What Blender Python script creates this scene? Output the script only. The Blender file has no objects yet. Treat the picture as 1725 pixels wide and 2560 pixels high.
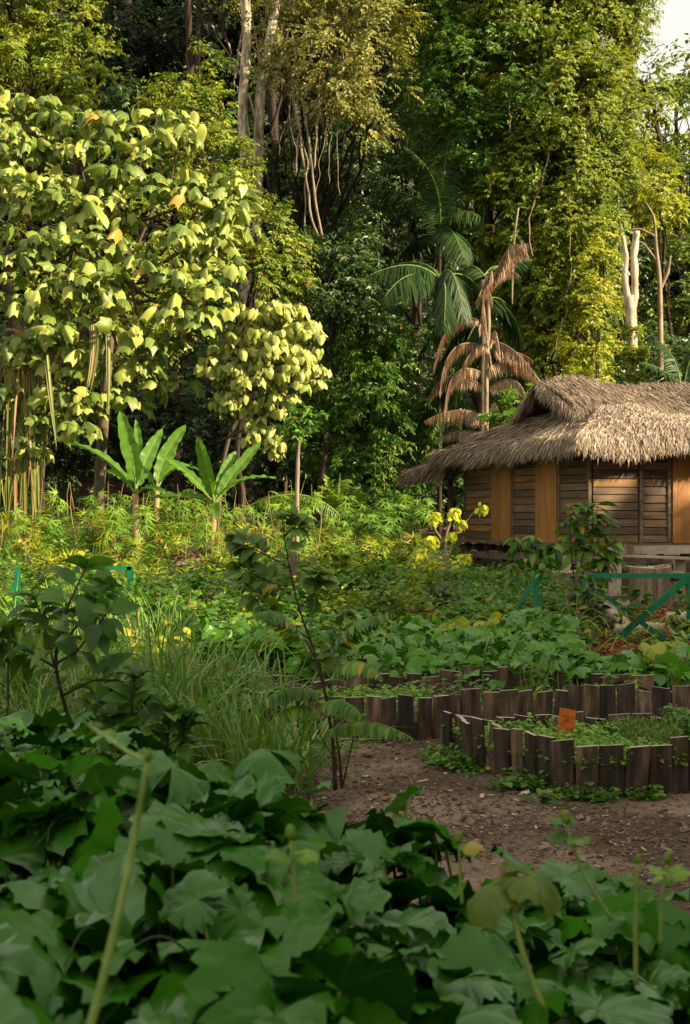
import bpy, math, numpy as np
from math import radians, sin, cos, pi
SC = bpy.context.scene
COL = SC.collection
# ------------------------------------------------------------------ camera, world, sun, exposure
F = 3500.0; CX = 862.5; CY = 1280.0; EYE = 1.6
cam = bpy.data.cameras.new('camera'); camo = bpy.data.objects.new('camera', cam); COL.objects.link(camo)
camo.location = (0, 0, EYE); camo.rotation_euler = (radians(90), 0, 0)
cam.sensor_fit = 'VERTICAL'; cam.sensor_height = 36.0; cam.lens = 36.0 * F / 2560.0
cam.clip_start = 0.05; cam.clip_end = 2000
cam.dof.use_dof = True; cam.dof.focus_distance = 12.0; cam.dof.aperture_fstop = 7.0
SC.camera = camo
SUN_EL = 23.0; SUN_ROT = 112.0      # clockwise from +Y: behind the camera, to the right
W = bpy.data.worlds.new('World'); SC.world = W; W.use_nodes = True
nt = W.node_tree; bg = nt.nodes['Background']
sky = nt.nodes.new('ShaderNodeTexSky'); sky.sky_type = 'NISHITA'; sky.sun_disc = False
sky.sun_elevation = radians(SUN_EL); sky.sun_rotation = radians(SUN_ROT)
sky.air_density = 1.0; sky.dust_density = 3.0; sky.ozone_density = 1.0
# thin bright cloud over the sky
tcw = nt.nodes.new('ShaderNodeTexCoord'); cn = nt.nodes.new('ShaderNodeTexNoise'); cn.inputs['Scale'].default_value = 2.2; cn.inputs['Detail'].default_value = 5
nt.links.new(tcw.outputs['Generated'], cn.inputs['Vector'])
cr = nt.nodes.new('ShaderNodeMapRange'); nt.links.new(cn.outputs[0], cr.inputs[0]); cr.inputs[1].default_value = .3; cr.inputs[2].default_value = .6; cr.inputs[3].default_value = .55; cr.inputs[4].default_value = .9
mxw = nt.nodes.new('ShaderNodeMix'); mxw.data_type = 'RGBA'; nt.links.new(cr.outputs[0], mxw.inputs[0]); nt.links.new(sky.outputs[0], mxw.inputs[6]); mxw.inputs[7].default_value = (6.5, 6.05, 4.8, 1)
nt.links.new(mxw.outputs[2], bg.inputs[0]); bg.inputs[1].default_value = 0.074
sl = bpy.data.lights.new('sun', 'SUN'); so = bpy.data.objects.new('sun', sl); COL.objects.link(so)
sl.energy = 5.0; sl.angle = radians(0.6); sl.color = (1.0, 0.82, 0.55)
SD = np.array([sin(radians(SUN_ROT)) * cos(radians(SUN_EL)), cos(radians(SUN_ROT)) * cos(radians(SUN_EL)), sin(radians(SUN_EL))])
import mathutils
so.rotation_euler = mathutils.Vector(tuple(SD)).to_track_quat('Z', 'Y').to_euler()
SC.view_settings.view_transform = 'Standard'; SC.view_settings.look = 'None'
SC.view_settings.gamma = 1; SC.view_settings.use_curve_mapping = False
SC.view_settings.exposure = 1.5
SC.cycles.max_bounces = 6; SC.cycles.diffuse_bounces = 2; SC.cycles.transmission_bounces = 3
SC.cycles.use_denoising = True

# ------------------------------------------------------------------ helpers
R = np.random.default_rng(11)
def P(px, py, d):
    return np.array([(px - CX) / F * d, d, EYE + (CY - py) / F * d])
def PX(px, d): return (px - CX) / F * d
def nrm(a):
    a = np.asarray(a, float); return a / np.maximum(np.linalg.norm(a, axis=-1, keepdims=True), 1e-9)
def gz(x, y):
    x = np.asarray(x, float); y = np.asarray(y, float)
    z = np.clip(y - 17, 0, 21) * 0.036
    z = z + np.clip(y - 38, 0, 200) * 0.30
    z = np.minimum(z, 16 + 0 * y)
    # planting mound in front of the camera
    m = np.clip(1 - np.hypot((x + 1.2) / 4.2, (y - 1.6) / 3.3), 0, 1)
    z = z + 0.42 * (m * m * (3 - 2 * m)) * (1 + 0.3 * np.sin(x * 3.1) * np.cos(y * 2.3))
    z = z + 0.015 * np.sin(x * 2.1 + y) + 0.012 * np.sin(y * 3.3 - x * 1.7)
    return z

class MB:
    def __init__(s): s.v = []; s.f = {}; s.t = []; s.n = 0
    def add(s, v, faces, tint=None):
        v = np.asarray(v, float).reshape(-1, 3)
        for k, fa in faces.items():
            s.f.setdefault(k, []).append(np.asarray(fa, np.int64).reshape(-1, k) + s.n)
        s.v.append(v); s.n += len(v)
        s.t.append(np.zeros((len(v), 4)) if tint is None else np.broadcast_to(np.asarray(tint, float), (len(v), 4)))
    def build(s, name, mat, parent=None, smooth=True, loc=None):
        me = bpy.data.meshes.new(name)
        v = np.concatenate(s.v) if s.v else np.zeros((0, 3))
        if loc is not None: v = v - np.asarray(loc, float)
        idx = []; st = []; tot = []; p = 0
        for k, fl in s.f.items():
            fa = np.concatenate(fl); idx.append(fa.ravel()); n = len(fa)
            st.append(p + np.arange(n) * k); tot.append(np.full(n, k)); p += n * k
        idx = np.concatenate(idx).astype(np.int32); st = np.concatenate(st).astype(np.int32); tot = np.concatenate(tot).astype(np.int32)
        me.vertices.add(len(v)); me.vertices.foreach_set('co', v.astype(np.float32).ravel())
        me.loops.add(len(idx)); me.loops.foreach_set('vertex_index', idx)
        me.polygons.add(len(st)); me.polygons.foreach_set('loop_start', st); me.polygons.foreach_set('loop_total', tot)
        me.polygons.foreach_set('use_smooth', np.full(len(st), bool(smooth)))
        at = me.attributes.new('tint', 'FLOAT_COLOR', 'POINT')
        at.data.foreach_set('color', np.concatenate(s.t).astype(np.float32).ravel())
        me.update(calc_edges=True); me.validate(clean_customdata=False)
        for m in (mat if isinstance(mat, (list, tuple)) else [mat]): me.materials.append(m)
        o = bpy.data.objects.new(name, me); COL.objects.link(o)
        if parent is not None: o.parent = parent
        elif loc is not None: o.location = tuple(loc)
        return o
    def box(s, c, size, ax=None, tint=None, taper=0.0):
        h = np.array(size) / 2.0
        q = np.array([[-1,-1,-1],[1,-1,-1],[1,1,-1],[-1,1,-1],[-1,-1,1],[1,-1,1],[1,1,1],[-1,1,1]], float) * h
        if ax is None: ax = np.eye(3)
        s.add(np.array(c) + q @ np.asarray(ax), {4: [[0,3,2,1],[4,5,6,7],[0,1,5,4],[1,2,6,5],[2,3,7,6],[3,0,4,7]]}, tint)
    def tube(s, pts, rad, n=7, cap=True, tint=None, rough=0.0, rng=None):
        pts = np.asarray(pts, float); m = len(pts)
        rad = np.broadcast_to(np.asarray(rad, float), (m,))
        tan = nrm(np.gradient(pts, axis=0))
        ref = np.array([0, 1, 0.0]) if abs(tan[0][1]) < 0.8 else np.array([1.0, 0, 0])
        a = nrm(np.cross(tan, ref)); b = np.cross(tan, a)
        th = np.linspace(0, 2 * pi, n, endpoint=False)
        rr = rad[:, None] * np.ones((m, n))
        if rough: rr = rr * (1 + rough * (rng or R).standard_normal((m, n)))
        v = pts[:, None, :] + rr[..., None] * (np.cos(th)[None, :, None] * a[:, None, :] + np.sin(th)[None, :, None] * b[:, None, :])
        i = np.arange(m - 1)[:, None] * n; j = np.arange(n)[None, :]; k = (j + 1) % n
        q = np.stack([i + j, i + k, i + n + k, i + n + j], -1).reshape(-1, 4)
        f = {4: q}
        if cap: f[n] = [list(range(n))[::-1], list(range((m - 1) * n, m * n))]
        if n == 4 and cap: f = {4: np.concatenate([q, np.array(f[4])])} if False else {4: np.concatenate([q, [[3,2,1,0], [(m-1)*n, (m-1)*n+1, (m-1)*n+2, (m-1)*n+3]]])}
        s.add(v.reshape(-1, 3), f, tint)
    def inst(s, T, pos, fwd, up, scl, r=None, g=None, wx=1.0):
        """many leaves from one template: template y runs along fwd, z along up"""
        tv, tf = T[0], T[1]; n = len(pos)
        if n == 0: return
        Y = nrm(fwd); X = nrm(np.cross(Y, up)); Z = np.cross(X, Y)
        scl = np.broadcast_to(np.asarray(scl, float), (n,)); wx = np.broadcast_to(np.asarray(wx, float), (n,))
        v = pos[:, None, :] + scl[:, None, None] * (tv[None, :, 0:1] * wx[:, None, None] * X[:, None, :] + tv[None, :, 1:2] * Y[:, None, :] + tv[None, :, 2:3] * Z[:, None, :])
        nv = len(tv); off = (np.arange(n) * nv)[:, None, None]
        fs = {k: (np.asarray(fa)[None] + off).reshape(-1, k) for k, fa in tf.items()}
        tt = np.zeros((n, nv, 4))
        tt[..., 0] = (R.random(n) if r is None else np.broadcast_to(r, (n,)))[:, None]
        tt[..., 1] = (0.5 if g is None else np.broadcast_to(g, (n,))[:, None])
        tt[..., 2] = T[2][None, :, 0]; tt[..., 3] = T[2][None, :, 1]
        s.add(v.reshape(-1, 3), fs, tt.reshape(-1, 4))

def tag(o, label=None, cat=None, group=None, kind=None):
    if label: o['label'] = label
    if cat: o['category'] = cat
    if group: o['group'] = group
    if kind: o['kind'] = kind
    return o
def thing(name, loc, label, cat, group=None):
    o = bpy.data.objects.new(name, None); COL.objects.link(o); o.location = tuple(loc); o.empty_display_size = 0.2
    return tag(o, label, cat, group)
def put(mb, name, mat, root, smooth=True):
    """link a part whose vertices are in world space under a root that stands unrotated at its base"""
    return mb.build(name, mat, root, smooth, loc=np.array(root.location))

# ------------------------------------------------------------------ leaf templates: (verts, faces, [[along, vein]])
def T_grid(width_fn, ns, fold=0.25, droop=0.2, across=2, wav=0.0, seed=0, tip=0.0):
    """leaf blade along +y from 0..1; across=number of strips (even)"""
    rg = np.random.default_rng(seed)
    ys = np.linspace(0, 1, ns + 1); xs = np.linspace(-1, 1, across + 1)
    V = []; TT = []
    for y in ys:
        w = width_fn(y)
        for x in xs:
            V.append([x * w, y - droop * 0.35 * y * y, fold * abs(x) * w - droop * y * y + wav * w * sin(y * 17 + x * 3) * abs(x)])
            TT.append([y, 1 - abs(x)])
    n = across + 1
    fs = [[i * n + j, i * n + j + 1, (i + 1) * n + j + 1, (i + 1) * n + j] for i in range(ns) for j in range(across)]
    return np.array(V, float), {4: fs}, np.array(TT, float)
oval = lambda w: (lambda y: max(w * (sin(pi * min(1, max(0, y)) ** 0.85)) ** 0.8, 0.004))
T_small = (np.array([[0,0,0],[.26,.42,.07],[0,1,-.12],[-.26,.42,.07]], float), {3: [[0,1,2],[0,2,3]]}, np.array([[0,1],[.4,0],[1,1],[.4,0]], float))
T_narrow = (np.array([[0,0,0],[.14,.4,.04],[0,1,-.2],[-.14,.4,.04]], float), {3: [[0,1,2],[0,2,3]]}, T_small[2])
T_oval = T_grid(oval(.24), 5, .25, .25)
T_ovalb = T_grid(oval(.2), 6, .5, .5, 2, .1)
T_long = T_grid(oval(.12), 6, .3, .45)
T_round = T_grid(oval(.33), 5, .25, .15)
def T_polar(lobes, nr=2, per=4, cup=0.0, wave=0.06, notch=0.9, droop=0.25, seed=0, serr=0.03):
    """palmate leaf, petiole joins at the origin; lobes=list of (angle from +y in deg, length)"""
    rg = np.random.default_rng(seed)
    lobes = sorted(lobes); A = []; L = []; vein = []
    for i, (a, l) in enumerate(lobes):
        A.append(a); L.append(l); vein.append(1)
        if i < len(lobes) - 1:
            a2, l2 = lobes[i + 1]
            for k in range(1, per):
                t = k / per; m = abs(2 * t - 1)
                base = (l * (1 - t) + l2 * t) * (notch + (1 - notch) * m ** 1.2)
                A.append(a + (a2 - a) * t); L.append(base * (1 + serr * (1 if k % 2 else -1))); vein.append(m * 0.0)
    A = np.radians(A); L = np.array(L); V = [[0, 0, 0]]; TT = [[0, 1]]
    ph = rg.random() * 6
    for r in range(1, nr + 1):
        q = r / nr
        for j, (a, l) in enumerate(zip(A, L)):
            rad = q * l
            z = cup * rad - droop * rad * rad + wave * q * sin(a * 3.0 + ph) + wave * 0.6 * q * q * rg.standard_normal() - 0.035 * vein[j] * q
            V.append([sin(a) * rad, cos(a) * rad, z]); TT.append([q, vein[j]])
    m = len(A); tri = [[0, 1 + j, 2 + j] for j in range(m - 1)]
    qd = [[1 + (r - 1) * m + j, 1 + r * m + j, 2 + r * m + j, 2 + (r - 1) * m + j] for r in range(1, nr) for j in range(m - 1)]
    f = {3: tri}
    if qd: f[4] = qd
    return np.array(V, float), f, np.array(TT, float)
LP = [(-168,.46),(-120,.52),(-68,.55),(0,.6),(68,.55),(120,.52),(168,.46)]
T_pump_hi = [T_polar(LP, 5, 8, cup=c, wave=w, notch=.9, droop=dr, seed=i, serr=.018) for i, (c, w, dr) in enumerate([(.25,.05,.6),(.1,.07,.9),(.4,.05,.5),(.0,.06,1.0),(.3,.09,.7),(.15,.05,.3)])]
T_pump_lo = [T_polar(LP[::2] if False else LP, 2, 2, cup=c, wave=w, notch=.84, droop=dr, seed=i, serr=.0) for i, (c, w, dr) in enumerate([(.25,.05,.6),(.1,.08,.9),(.45,.05,.5),(.0,.06,1.1)])]
LM = [(-130,.3),(-95,.42),(-48,.62),(0,.8),(48,.62),(95,.42),(130,.3)]
T_mac = [T_polar([(-150,.34),(-100,.42),(-44,.64),(0,.86),(44,.64),(100,.42),(150,.34)], 4, 4, cup=.15, wave=.05, notch=.84, droop=dr, seed=i, serr=0) for i, dr in enumerate([1.0, .7, 1.4, 1.2])]
T_heart = [T_polar([(-150,.38),(-100,.5),(-45,.55),(0,.85),(45,.55),(100,.5),(150,.38)], 2, 2, cup=.1, wave=.02, notch=.97, droop=dr, seed=i, serr=0) for i, dr in enumerate([.5, .8])]
T_cass = [T_polar([(-110,.6),(-66,.8),(-22,.95),(22,.95),(66,.8),(110,.6)], 2, 2, cup=.1, wave=.02, notch=.24, droop=.45, seed=i, serr=0) for i in range(2)]

def tent(T, k):
    v = T[0].copy(); v[:, 2] -= k * np.abs(v[:, 0]) * (.6 + v[:, 1].clip(0)); v[:, 0] *= 1 - .25 * k; return (v, T[1], T[2])
T_mac = [tent(T_mac[i % 4], k) for i, k in enumerate([.1, .3, .7, .5, 1.0, .25])]
T_heart = [tent(T_heart[i % 2], k) for i, k in enumerate([.1, .5, .8])]
# ------------------------------------------------------------------ materials
def new_mat(name):
    m = bpy.data.materials.new(name); m.use_nodes = True; nt = m.node_tree; nt.nodes.clear()
    out = nt.nodes.new('ShaderNodeOutputMaterial'); return m, nt, out
def N(nt, typ, **kw):
    n = nt.nodes.new(typ)
    for k, v in kw.items():
        if k in n.inputs.keys(): n.inputs[k].default_value = v
        else: setattr(n, k, v)
    return n
def ramp(nt, fac, stops, interp='LINEAR'):
    r = nt.nodes.new('ShaderNodeValToRGB'); e = r.color_ramp.elements; r.color_ramp.interpolation = interp
    while len(e) < len(stops): e.new(0.5)
    for el, (p, c) in zip(e, stops): el.position = p; el.color = (*c, 1) if len(c) == 3 else c
    if fac is not None: nt.links.new(fac, r.inputs[0])
    return r.outputs[0]
def mixc(nt, fac, a, b, bt='MIX'):
    m = nt.nodes.new('ShaderNodeMix'); m.data_type = 'RGBA'; m.blend_type = bt
    for sock, val in ((m.inputs[0], fac), (m.inputs[6], a), (m.inputs[7], b)):
        if isinstance(val, (int, float)): sock.default_value = val
        elif isinstance(val, tuple): sock.default_value = (*val, 1)
        else: nt.links.new(val, sock)
    return m.outputs[2]
def math_(nt, op, a, b=0.0, clamp=False):
    m = nt.nodes.new('ShaderNodeMath'); m.operation = op; m.use_clamp = clamp
    for s, v in ((m.inputs[0], a), (m.inputs[1], b)):
        if isinstance(v, (int, float)): s.default_value = v
        else: nt.links.new(v, s)
    return m.outputs[0]
def leaf_mat(name, stops, odd=None, odd_at=0.95, trans=0.32, tcol=(1.25, 1.25, .5), rough=0.48, spec=0.4, vein=None, vpow=6, clump=0.35, mottling=0, under=None, sheen=0.0, gloss=None):
    """stops: colours picked leaf by leaf; odd: colour of the few aged leaves"""
    m, nt, out = new_mat(name); L = nt.links.new
    at = N(nt, 'ShaderNodeAttribute', attribute_name='tint'); sp = nt.nodes.new('ShaderNodeSeparateColor'); L(at.outputs['Color'], sp.inputs[0])
    k = len(stops)
    f = math_(nt, 'ADD', math_(nt, 'MULTIPLY', sp.outputs[0], 1 - clump), math_(nt, 'MULTIPLY', sp.outputs[1], clump))
    c = ramp(nt, f, [(i / max(1, k - 1), s) for i, s in enumerate(stops)])
    if odd is not None:
        c = mixc(nt, math_(nt, 'GREATER_THAN', sp.outputs[0], odd_at), c, odd)
    if vein is not None:
        c = mixc(nt, math_(nt, 'MULTIPLY', math_(nt, 'POWER', at.outputs['Alpha'], vpow), .6), c, vein)
    geo = None
    if mottling:
        tc = nt.nodes.new('ShaderNodeTexCoord'); ns = N(nt, 'ShaderNodeTexNoise', Scale=mottling, Detail=4.0)
        L(tc.outputs['Object'], ns.inputs['Vector'])
        c = mixc(nt, 0.55, c, ramp(nt, ns.outputs['Fac'], [(.3, (.45,.45,.45)), (.7, (1.35,1.35,1.35))]), 'MULTIPLY')
    if under is not None:
        ge = nt.nodes.new('ShaderNodeNewGeometry'); c = mixc(nt, ge.outputs['Backfacing'], c, under)
    pr = N(nt, 'ShaderNodeBsdfPrincipled', Roughness=rough); pr.inputs['Specular IOR Level'].default_value = spec
    if gloss: L(math_(nt, 'ADD', gloss[0], math_(nt, 'MULTIPLY', sp.outputs[1], gloss[1] - gloss[0])), pr.inputs['Specular IOR Level'])
    if sheen: pr.inputs['Sheen Weight'].default_value = sheen; pr.inputs['Sheen Roughness'].default_value = .5; pr.inputs['Sheen Tint'].default_value = (.75, .9, .75, 1)
    L(c, pr.inputs['Base Color'])
    if mottling:
        bp = N(nt, 'ShaderNodeBump', Strength=.35, Distance=.006); L(ns.outputs['Fac'], bp.inputs['Height']); L(bp.outputs[0], pr.inputs['Normal'])
    tr = nt.nodes.new('ShaderNodeBsdfTranslucent'); L(mixc(nt, 1.0, c, tcol, 'MULTIPLY'), tr.inputs[0])
    mx = nt.nodes.new('ShaderNodeMixShader'); mx.inputs[0].default_value = trans
    L(pr.outputs[0], mx.inputs[1]); L(tr.outputs[0], mx.inputs[2]); L(mx.outputs[0], out.inputs[0])
    return m
def noise_mat(name, stops, scale=(1, 1, 1), nscale=5.0, detail=6.0, rough=0.85, bump=0.3, bdist=0.01, spec=0.2, dist=0.0, tintmix=None, lit_endgrain=None):
    """noise-coloured solid; tintmix multiplies a per-piece brightness"""
    m, nt, out = new_mat(name); L = nt.links.new
    tc = nt.nodes.new('ShaderNodeTexCoord'); mp = nt.nodes.new('ShaderNodeMapping'); mp.inputs['Scale'].default_value = scale
    L(tc.outputs['Object'], mp.inputs[0])
    vec = mp.outputs[0]
    ns = N(nt, 'ShaderNodeTexNoise', Scale=nscale, Detail=detail, Roughness=.62, Distortion=dist)
    at = N(nt, 'ShaderNodeAttribute', attribute_name='tint')
    if tintmix:
        va = nt.nodes.new('ShaderNodeVectorMath'); va.operation = 'MULTIPLY_ADD'; L(at.outputs['Color'], va.inputs[0]); va.inputs[1].default_value = (31, 17, 23); L(vec, va.inputs[2]); vec = va.outputs[0]
    L(vec, ns.inputs['Vector'])
    c = ramp(nt, ns.outputs['Fac'], stops)
    if tintmix:
        sp = nt.nodes.new('ShaderNodeSeparateColor'); L(at.outputs['Color'], sp.inputs[0])
        c = mixc(nt, 1.0, c, ramp(nt, sp.outputs[0], tintmix), 'MULTIPLY')
    if lit_endgrain:
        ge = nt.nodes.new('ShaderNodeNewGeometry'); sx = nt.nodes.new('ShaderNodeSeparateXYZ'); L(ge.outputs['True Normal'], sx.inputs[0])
        c = mixc(nt, math_(nt, 'GREATER_THAN', sx.outputs[2], .8), c, lit_endgrain)
    pr = N(nt, 'ShaderNodeBsdfPrincipled', Roughness=rough); pr.inputs['Specular IOR Level'].default_value = spec
    L(c, pr.inputs['Base Color'])
    bp = N(nt, 'ShaderNodeBump', Strength=bump, Distance=bdist); L(ns.outputs['Fac'], bp.inputs['Height']); L(bp.outputs[0], pr.inputs['Normal'])
    L(pr.outputs[0], out.inputs[0]); return m

M = {}
M['olive'] = leaf_mat('olive_leaf', [(.07,.09,.012),(.2,.21,.04),(.38,.36,.09)], trans=.3)
M['green'] = leaf_mat('green_leaf', [(.04,.085,.008),(.11,.18,.015),(.28,.33,.03)], (.2,.12,.03), .97, trans=.32)
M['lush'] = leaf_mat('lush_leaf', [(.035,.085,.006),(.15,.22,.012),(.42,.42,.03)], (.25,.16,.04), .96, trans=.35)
M['dark'] = leaf_mat('shade_toned_leaf', [(.006,.016,.004),(.014,.03,.007),(.03,.055,.012)], trans=.22, rough=.42)  # near-black leaves: the canopy's shade is put into the colour
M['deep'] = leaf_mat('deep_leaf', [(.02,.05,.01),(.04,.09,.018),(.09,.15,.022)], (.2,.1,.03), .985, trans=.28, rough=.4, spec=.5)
M['mac'] = leaf_mat('large_pale_leaf', [(.05,.11,.015),(.18,.25,.035),(.52,.52,.12)], (.45,.24,.03), .993, trans=.25, tcol=(1.1,1.15,.4), rough=.45, spec=.4, vein=(.55,.55,.2), clump=.3)
M['heart'] = leaf_mat('heart_leaf', [(.1,.16,.03),(.3,.34,.06),(.5,.5,.14)], trans=.25, rough=.5, vein=(.4,.42,.15), clump=.3)
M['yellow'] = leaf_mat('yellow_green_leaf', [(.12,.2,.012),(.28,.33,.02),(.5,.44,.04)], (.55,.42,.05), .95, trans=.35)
M['lime'] = leaf_mat('lime_leaf', [(.45,.5,.02),(.62,.6,.04)], trans=.4, vein=(.55,.5,.08))
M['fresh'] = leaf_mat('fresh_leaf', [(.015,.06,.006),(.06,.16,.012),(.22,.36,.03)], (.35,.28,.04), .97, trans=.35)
M['pump'] = leaf_mat('pumpkin_leaf', [(.004,.024,.003),(.012,.055,.005),(.05,.15,.010)], (.2,.2,.03), .985, under=(.03,.12,.006), gloss=(.0, .62), trans=.2, tcol=(1.3,1.5,.3), rough=.33, spec=.32, vein=(.11,.2,.06), vpow=10, mottling=16, clump=.25)
M['pump2'] = leaf_mat('pumpkin_leaf_bed', [(.009,.05,.006),(.026,.10,.009),(.09,.22,.018)], (.42,.36,.04), .975, under=(.07,.2,.012), gloss=(.05, .75), trans=.26, tcol=(1.3,1.5,.3), rough=.38, spec=.35, vein=(.14,.22,.08), vpow=7, clump=.25)
M['herb'] = leaf_mat('herb_leaf', [(.07,.17,.015),(.14,.28,.025),(.26,.38,.05)], trans=.35)
M['turn'] = leaf_mat('turning_leaf', [(.03,.09,.01),(.14,.17,.014)], under=(.1,.16,.012), trans=.4, mottling=9, vein=(.3,.35,.08))
M['glossy'] = leaf_mat('glossy_dark_leaf', [(.02,.075,.008),(.05,.14,.014),(.12,.24,.02)], trans=.35, rough=.45, spec=.3, vein=(.06,.1,.03), mottling=9)
M['guava'] = leaf_mat('guava_leaf', [(.05,.11,.015),(.09,.18,.02),(.16,.26,.03)], (.4,.2,.03), .96, trans=.3, rough=.5, vein=(.12,.18,.06))
M['grass'] = leaf_mat('grass_blade', [(.04,.11,.012),(.10,.22,.03),(.24,.36,.07)], (.3,.25,.1), .95, trans=.3, rough=.45, vein=(.2,.28,.1), vpow=4)
M['banana'] = leaf_mat('banana_leaf', [(.06,.17,.012),(.1,.23,.02),(.15,.29,.025)], trans=.4, rough=.4, spec=.5, vein=(.3,.4,.12), vpow=10, clump=.3)
M['palm'] = leaf_mat('palm_leaflet', [(.010,.032,.008),(.022,.055,.01),(.05,.1,.018)], trans=.2, rough=.5, spec=.25)
M['palmy'] = leaf_mat('bright_palm_leaflet', [(.1,.2,.02),(.22,.3,.03)], trans=.35, rough=.4)
M['straw'] = leaf_mat('dead_palm_leaflet', [(.26,.17,.11),(.44,.31,.21),(.6,.46,.33)], trans=.15, tcol=(1.1,.9,.6), rough=.75, spec=.15)
M['strap'] = leaf_mat('strap_leaf', [(.07,.10,.015),(.2,.22,.04),(.36,.33,.09)], (.28,.16,.06), .72, trans=.2, rough=.5)
M['deadleaf'] = leaf_mat('dead_leaf', [(.16,.07,.03),(.28,.14,.06),(.35,.2,.1)], trans=.15, tcol=(1.1,.8,.5), rough=.8, spec=.1)
M['thatch'] = leaf_mat('thatch_straw', [(.10,.072,.05),(.3,.23,.17),(.64,.54,.43)], (.14,.09,.055), .9, trans=.08, tcol=(1,.85,.6), rough=.7, spec=.25, clump=.3)
M['stem'] = noise_mat('green_stem', [(.3, (.10,.16,.03)), (.7, (.2,.27,.06))], nscale=20, rough=.55)
M['bark'] = noise_mat('brown_bark', [(.3, (.05,.035,.022)), (.7, (.16,.12,.08))], (1, 1, .35), 9, bump=.6, bdist=.02)
M['twig'] = noise_mat('dark_twig', [(.3, (.018,.012,.01)), (.7, (.055,.035,.025))], (1, 1, .4), 30)
M['pale_bark'] = noise_mat('pale_bark', [(.34, (.05,.04,.03)), (.48, (.26,.21,.15)), (.62, (.62,.54,.42))], (1, 1, .35), 5, bump=.5, bdist=.02)
M['white_bark'] = noise_mat('bleached_bark', [(.32, (.12,.09,.06)), (.45, (.42,.34,.24)), (.7, (.66,.57,.43))], (1, 1, .25), 7, bump=.5)
M['vine'] = noise_mat('vine_bark', [(.3, (.12,.09,.06)), (.7, (.36,.28,.2))], (1, 1, .3), 9, bump=.4)
M['petiole'] = noise_mat('straw_stem', [(.3, (.2,.13,.05)), (.7, (.36,.26,.12))], (1, 1, .2), 12)

# ------------------------------------------------------------------ ground, path
def ground():
    mb = MB()
    xs = np.concatenate([-np.geomspace(400, 6.2, 26), np.linspace(-6, 9, 151), np.geomspace(9.2, 400, 26)])
    ys = np.concatenate([[-300, -120, -60, -30, -12, -6, -3], np.linspace(-1, 16, 171), np.linspace(16.3, 40, 60), np.geomspace(41, 400, 40)])
    X, Y = np.meshgrid(xs, ys); Z = gz(X, Y)
    nx = len(xs); ny = len(ys)
    i = np.arange(ny - 1)[:, None] * nx; j = np.arange(nx - 1)[None, :]
    q = np.stack([i + j, i + j + 1, i + nx + j + 1, i + nx + j], -1).reshape(-1, 4)
    mb.add(np.stack([X, Y, Z], -1).reshape(-1, 3), {4: q})
    m, nt, out = new_mat('forest_soil'); L = nt.links.new
    tc = nt.nodes.new('ShaderNodeTexCoord')
    n1 = N(nt, 'ShaderNodeTexNoise', Scale=1.3, Detail=8.0); n2 = N(nt, 'ShaderNodeTexNoise', Scale=28.0, Detail=6.0, Roughness=.7)
    L(tc.outputs['Object'], n1.inputs[0]); L(tc.outputs['Object'], n2.inputs[0])
    c = mixc(nt, ramp(nt, n1.outputs[0], [(.35,(0,0,0)),(.65,(1,1,1))]), (.07,.048,.034), (.14,.10,.07))
    c = mixc(nt, .8, c, ramp(nt, n2.outputs[0], [(.3,(.3,.3,.3)),(.7,(1.5,1.4,1.3))]), 'MULTIPLY')
    pr = N(nt, 'ShaderNodeBsdfPrincipled', Roughness=.95); pr.inputs['Specular IOR Level'].default_value = .1; L(c, pr.inputs[0])
    bp = N(nt, 'ShaderNodeBump', Strength=.8, Distance=.02); L(n2.outputs[0], bp.inputs['Height']); L(bp.outputs[0], pr.inputs['Normal'])
    L(pr.outputs[0], out.inputs[0])
    tag(mb.build('ground', m), 'brown forest soil under the garden and the wooded slope', kind='structure')
ground()
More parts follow.
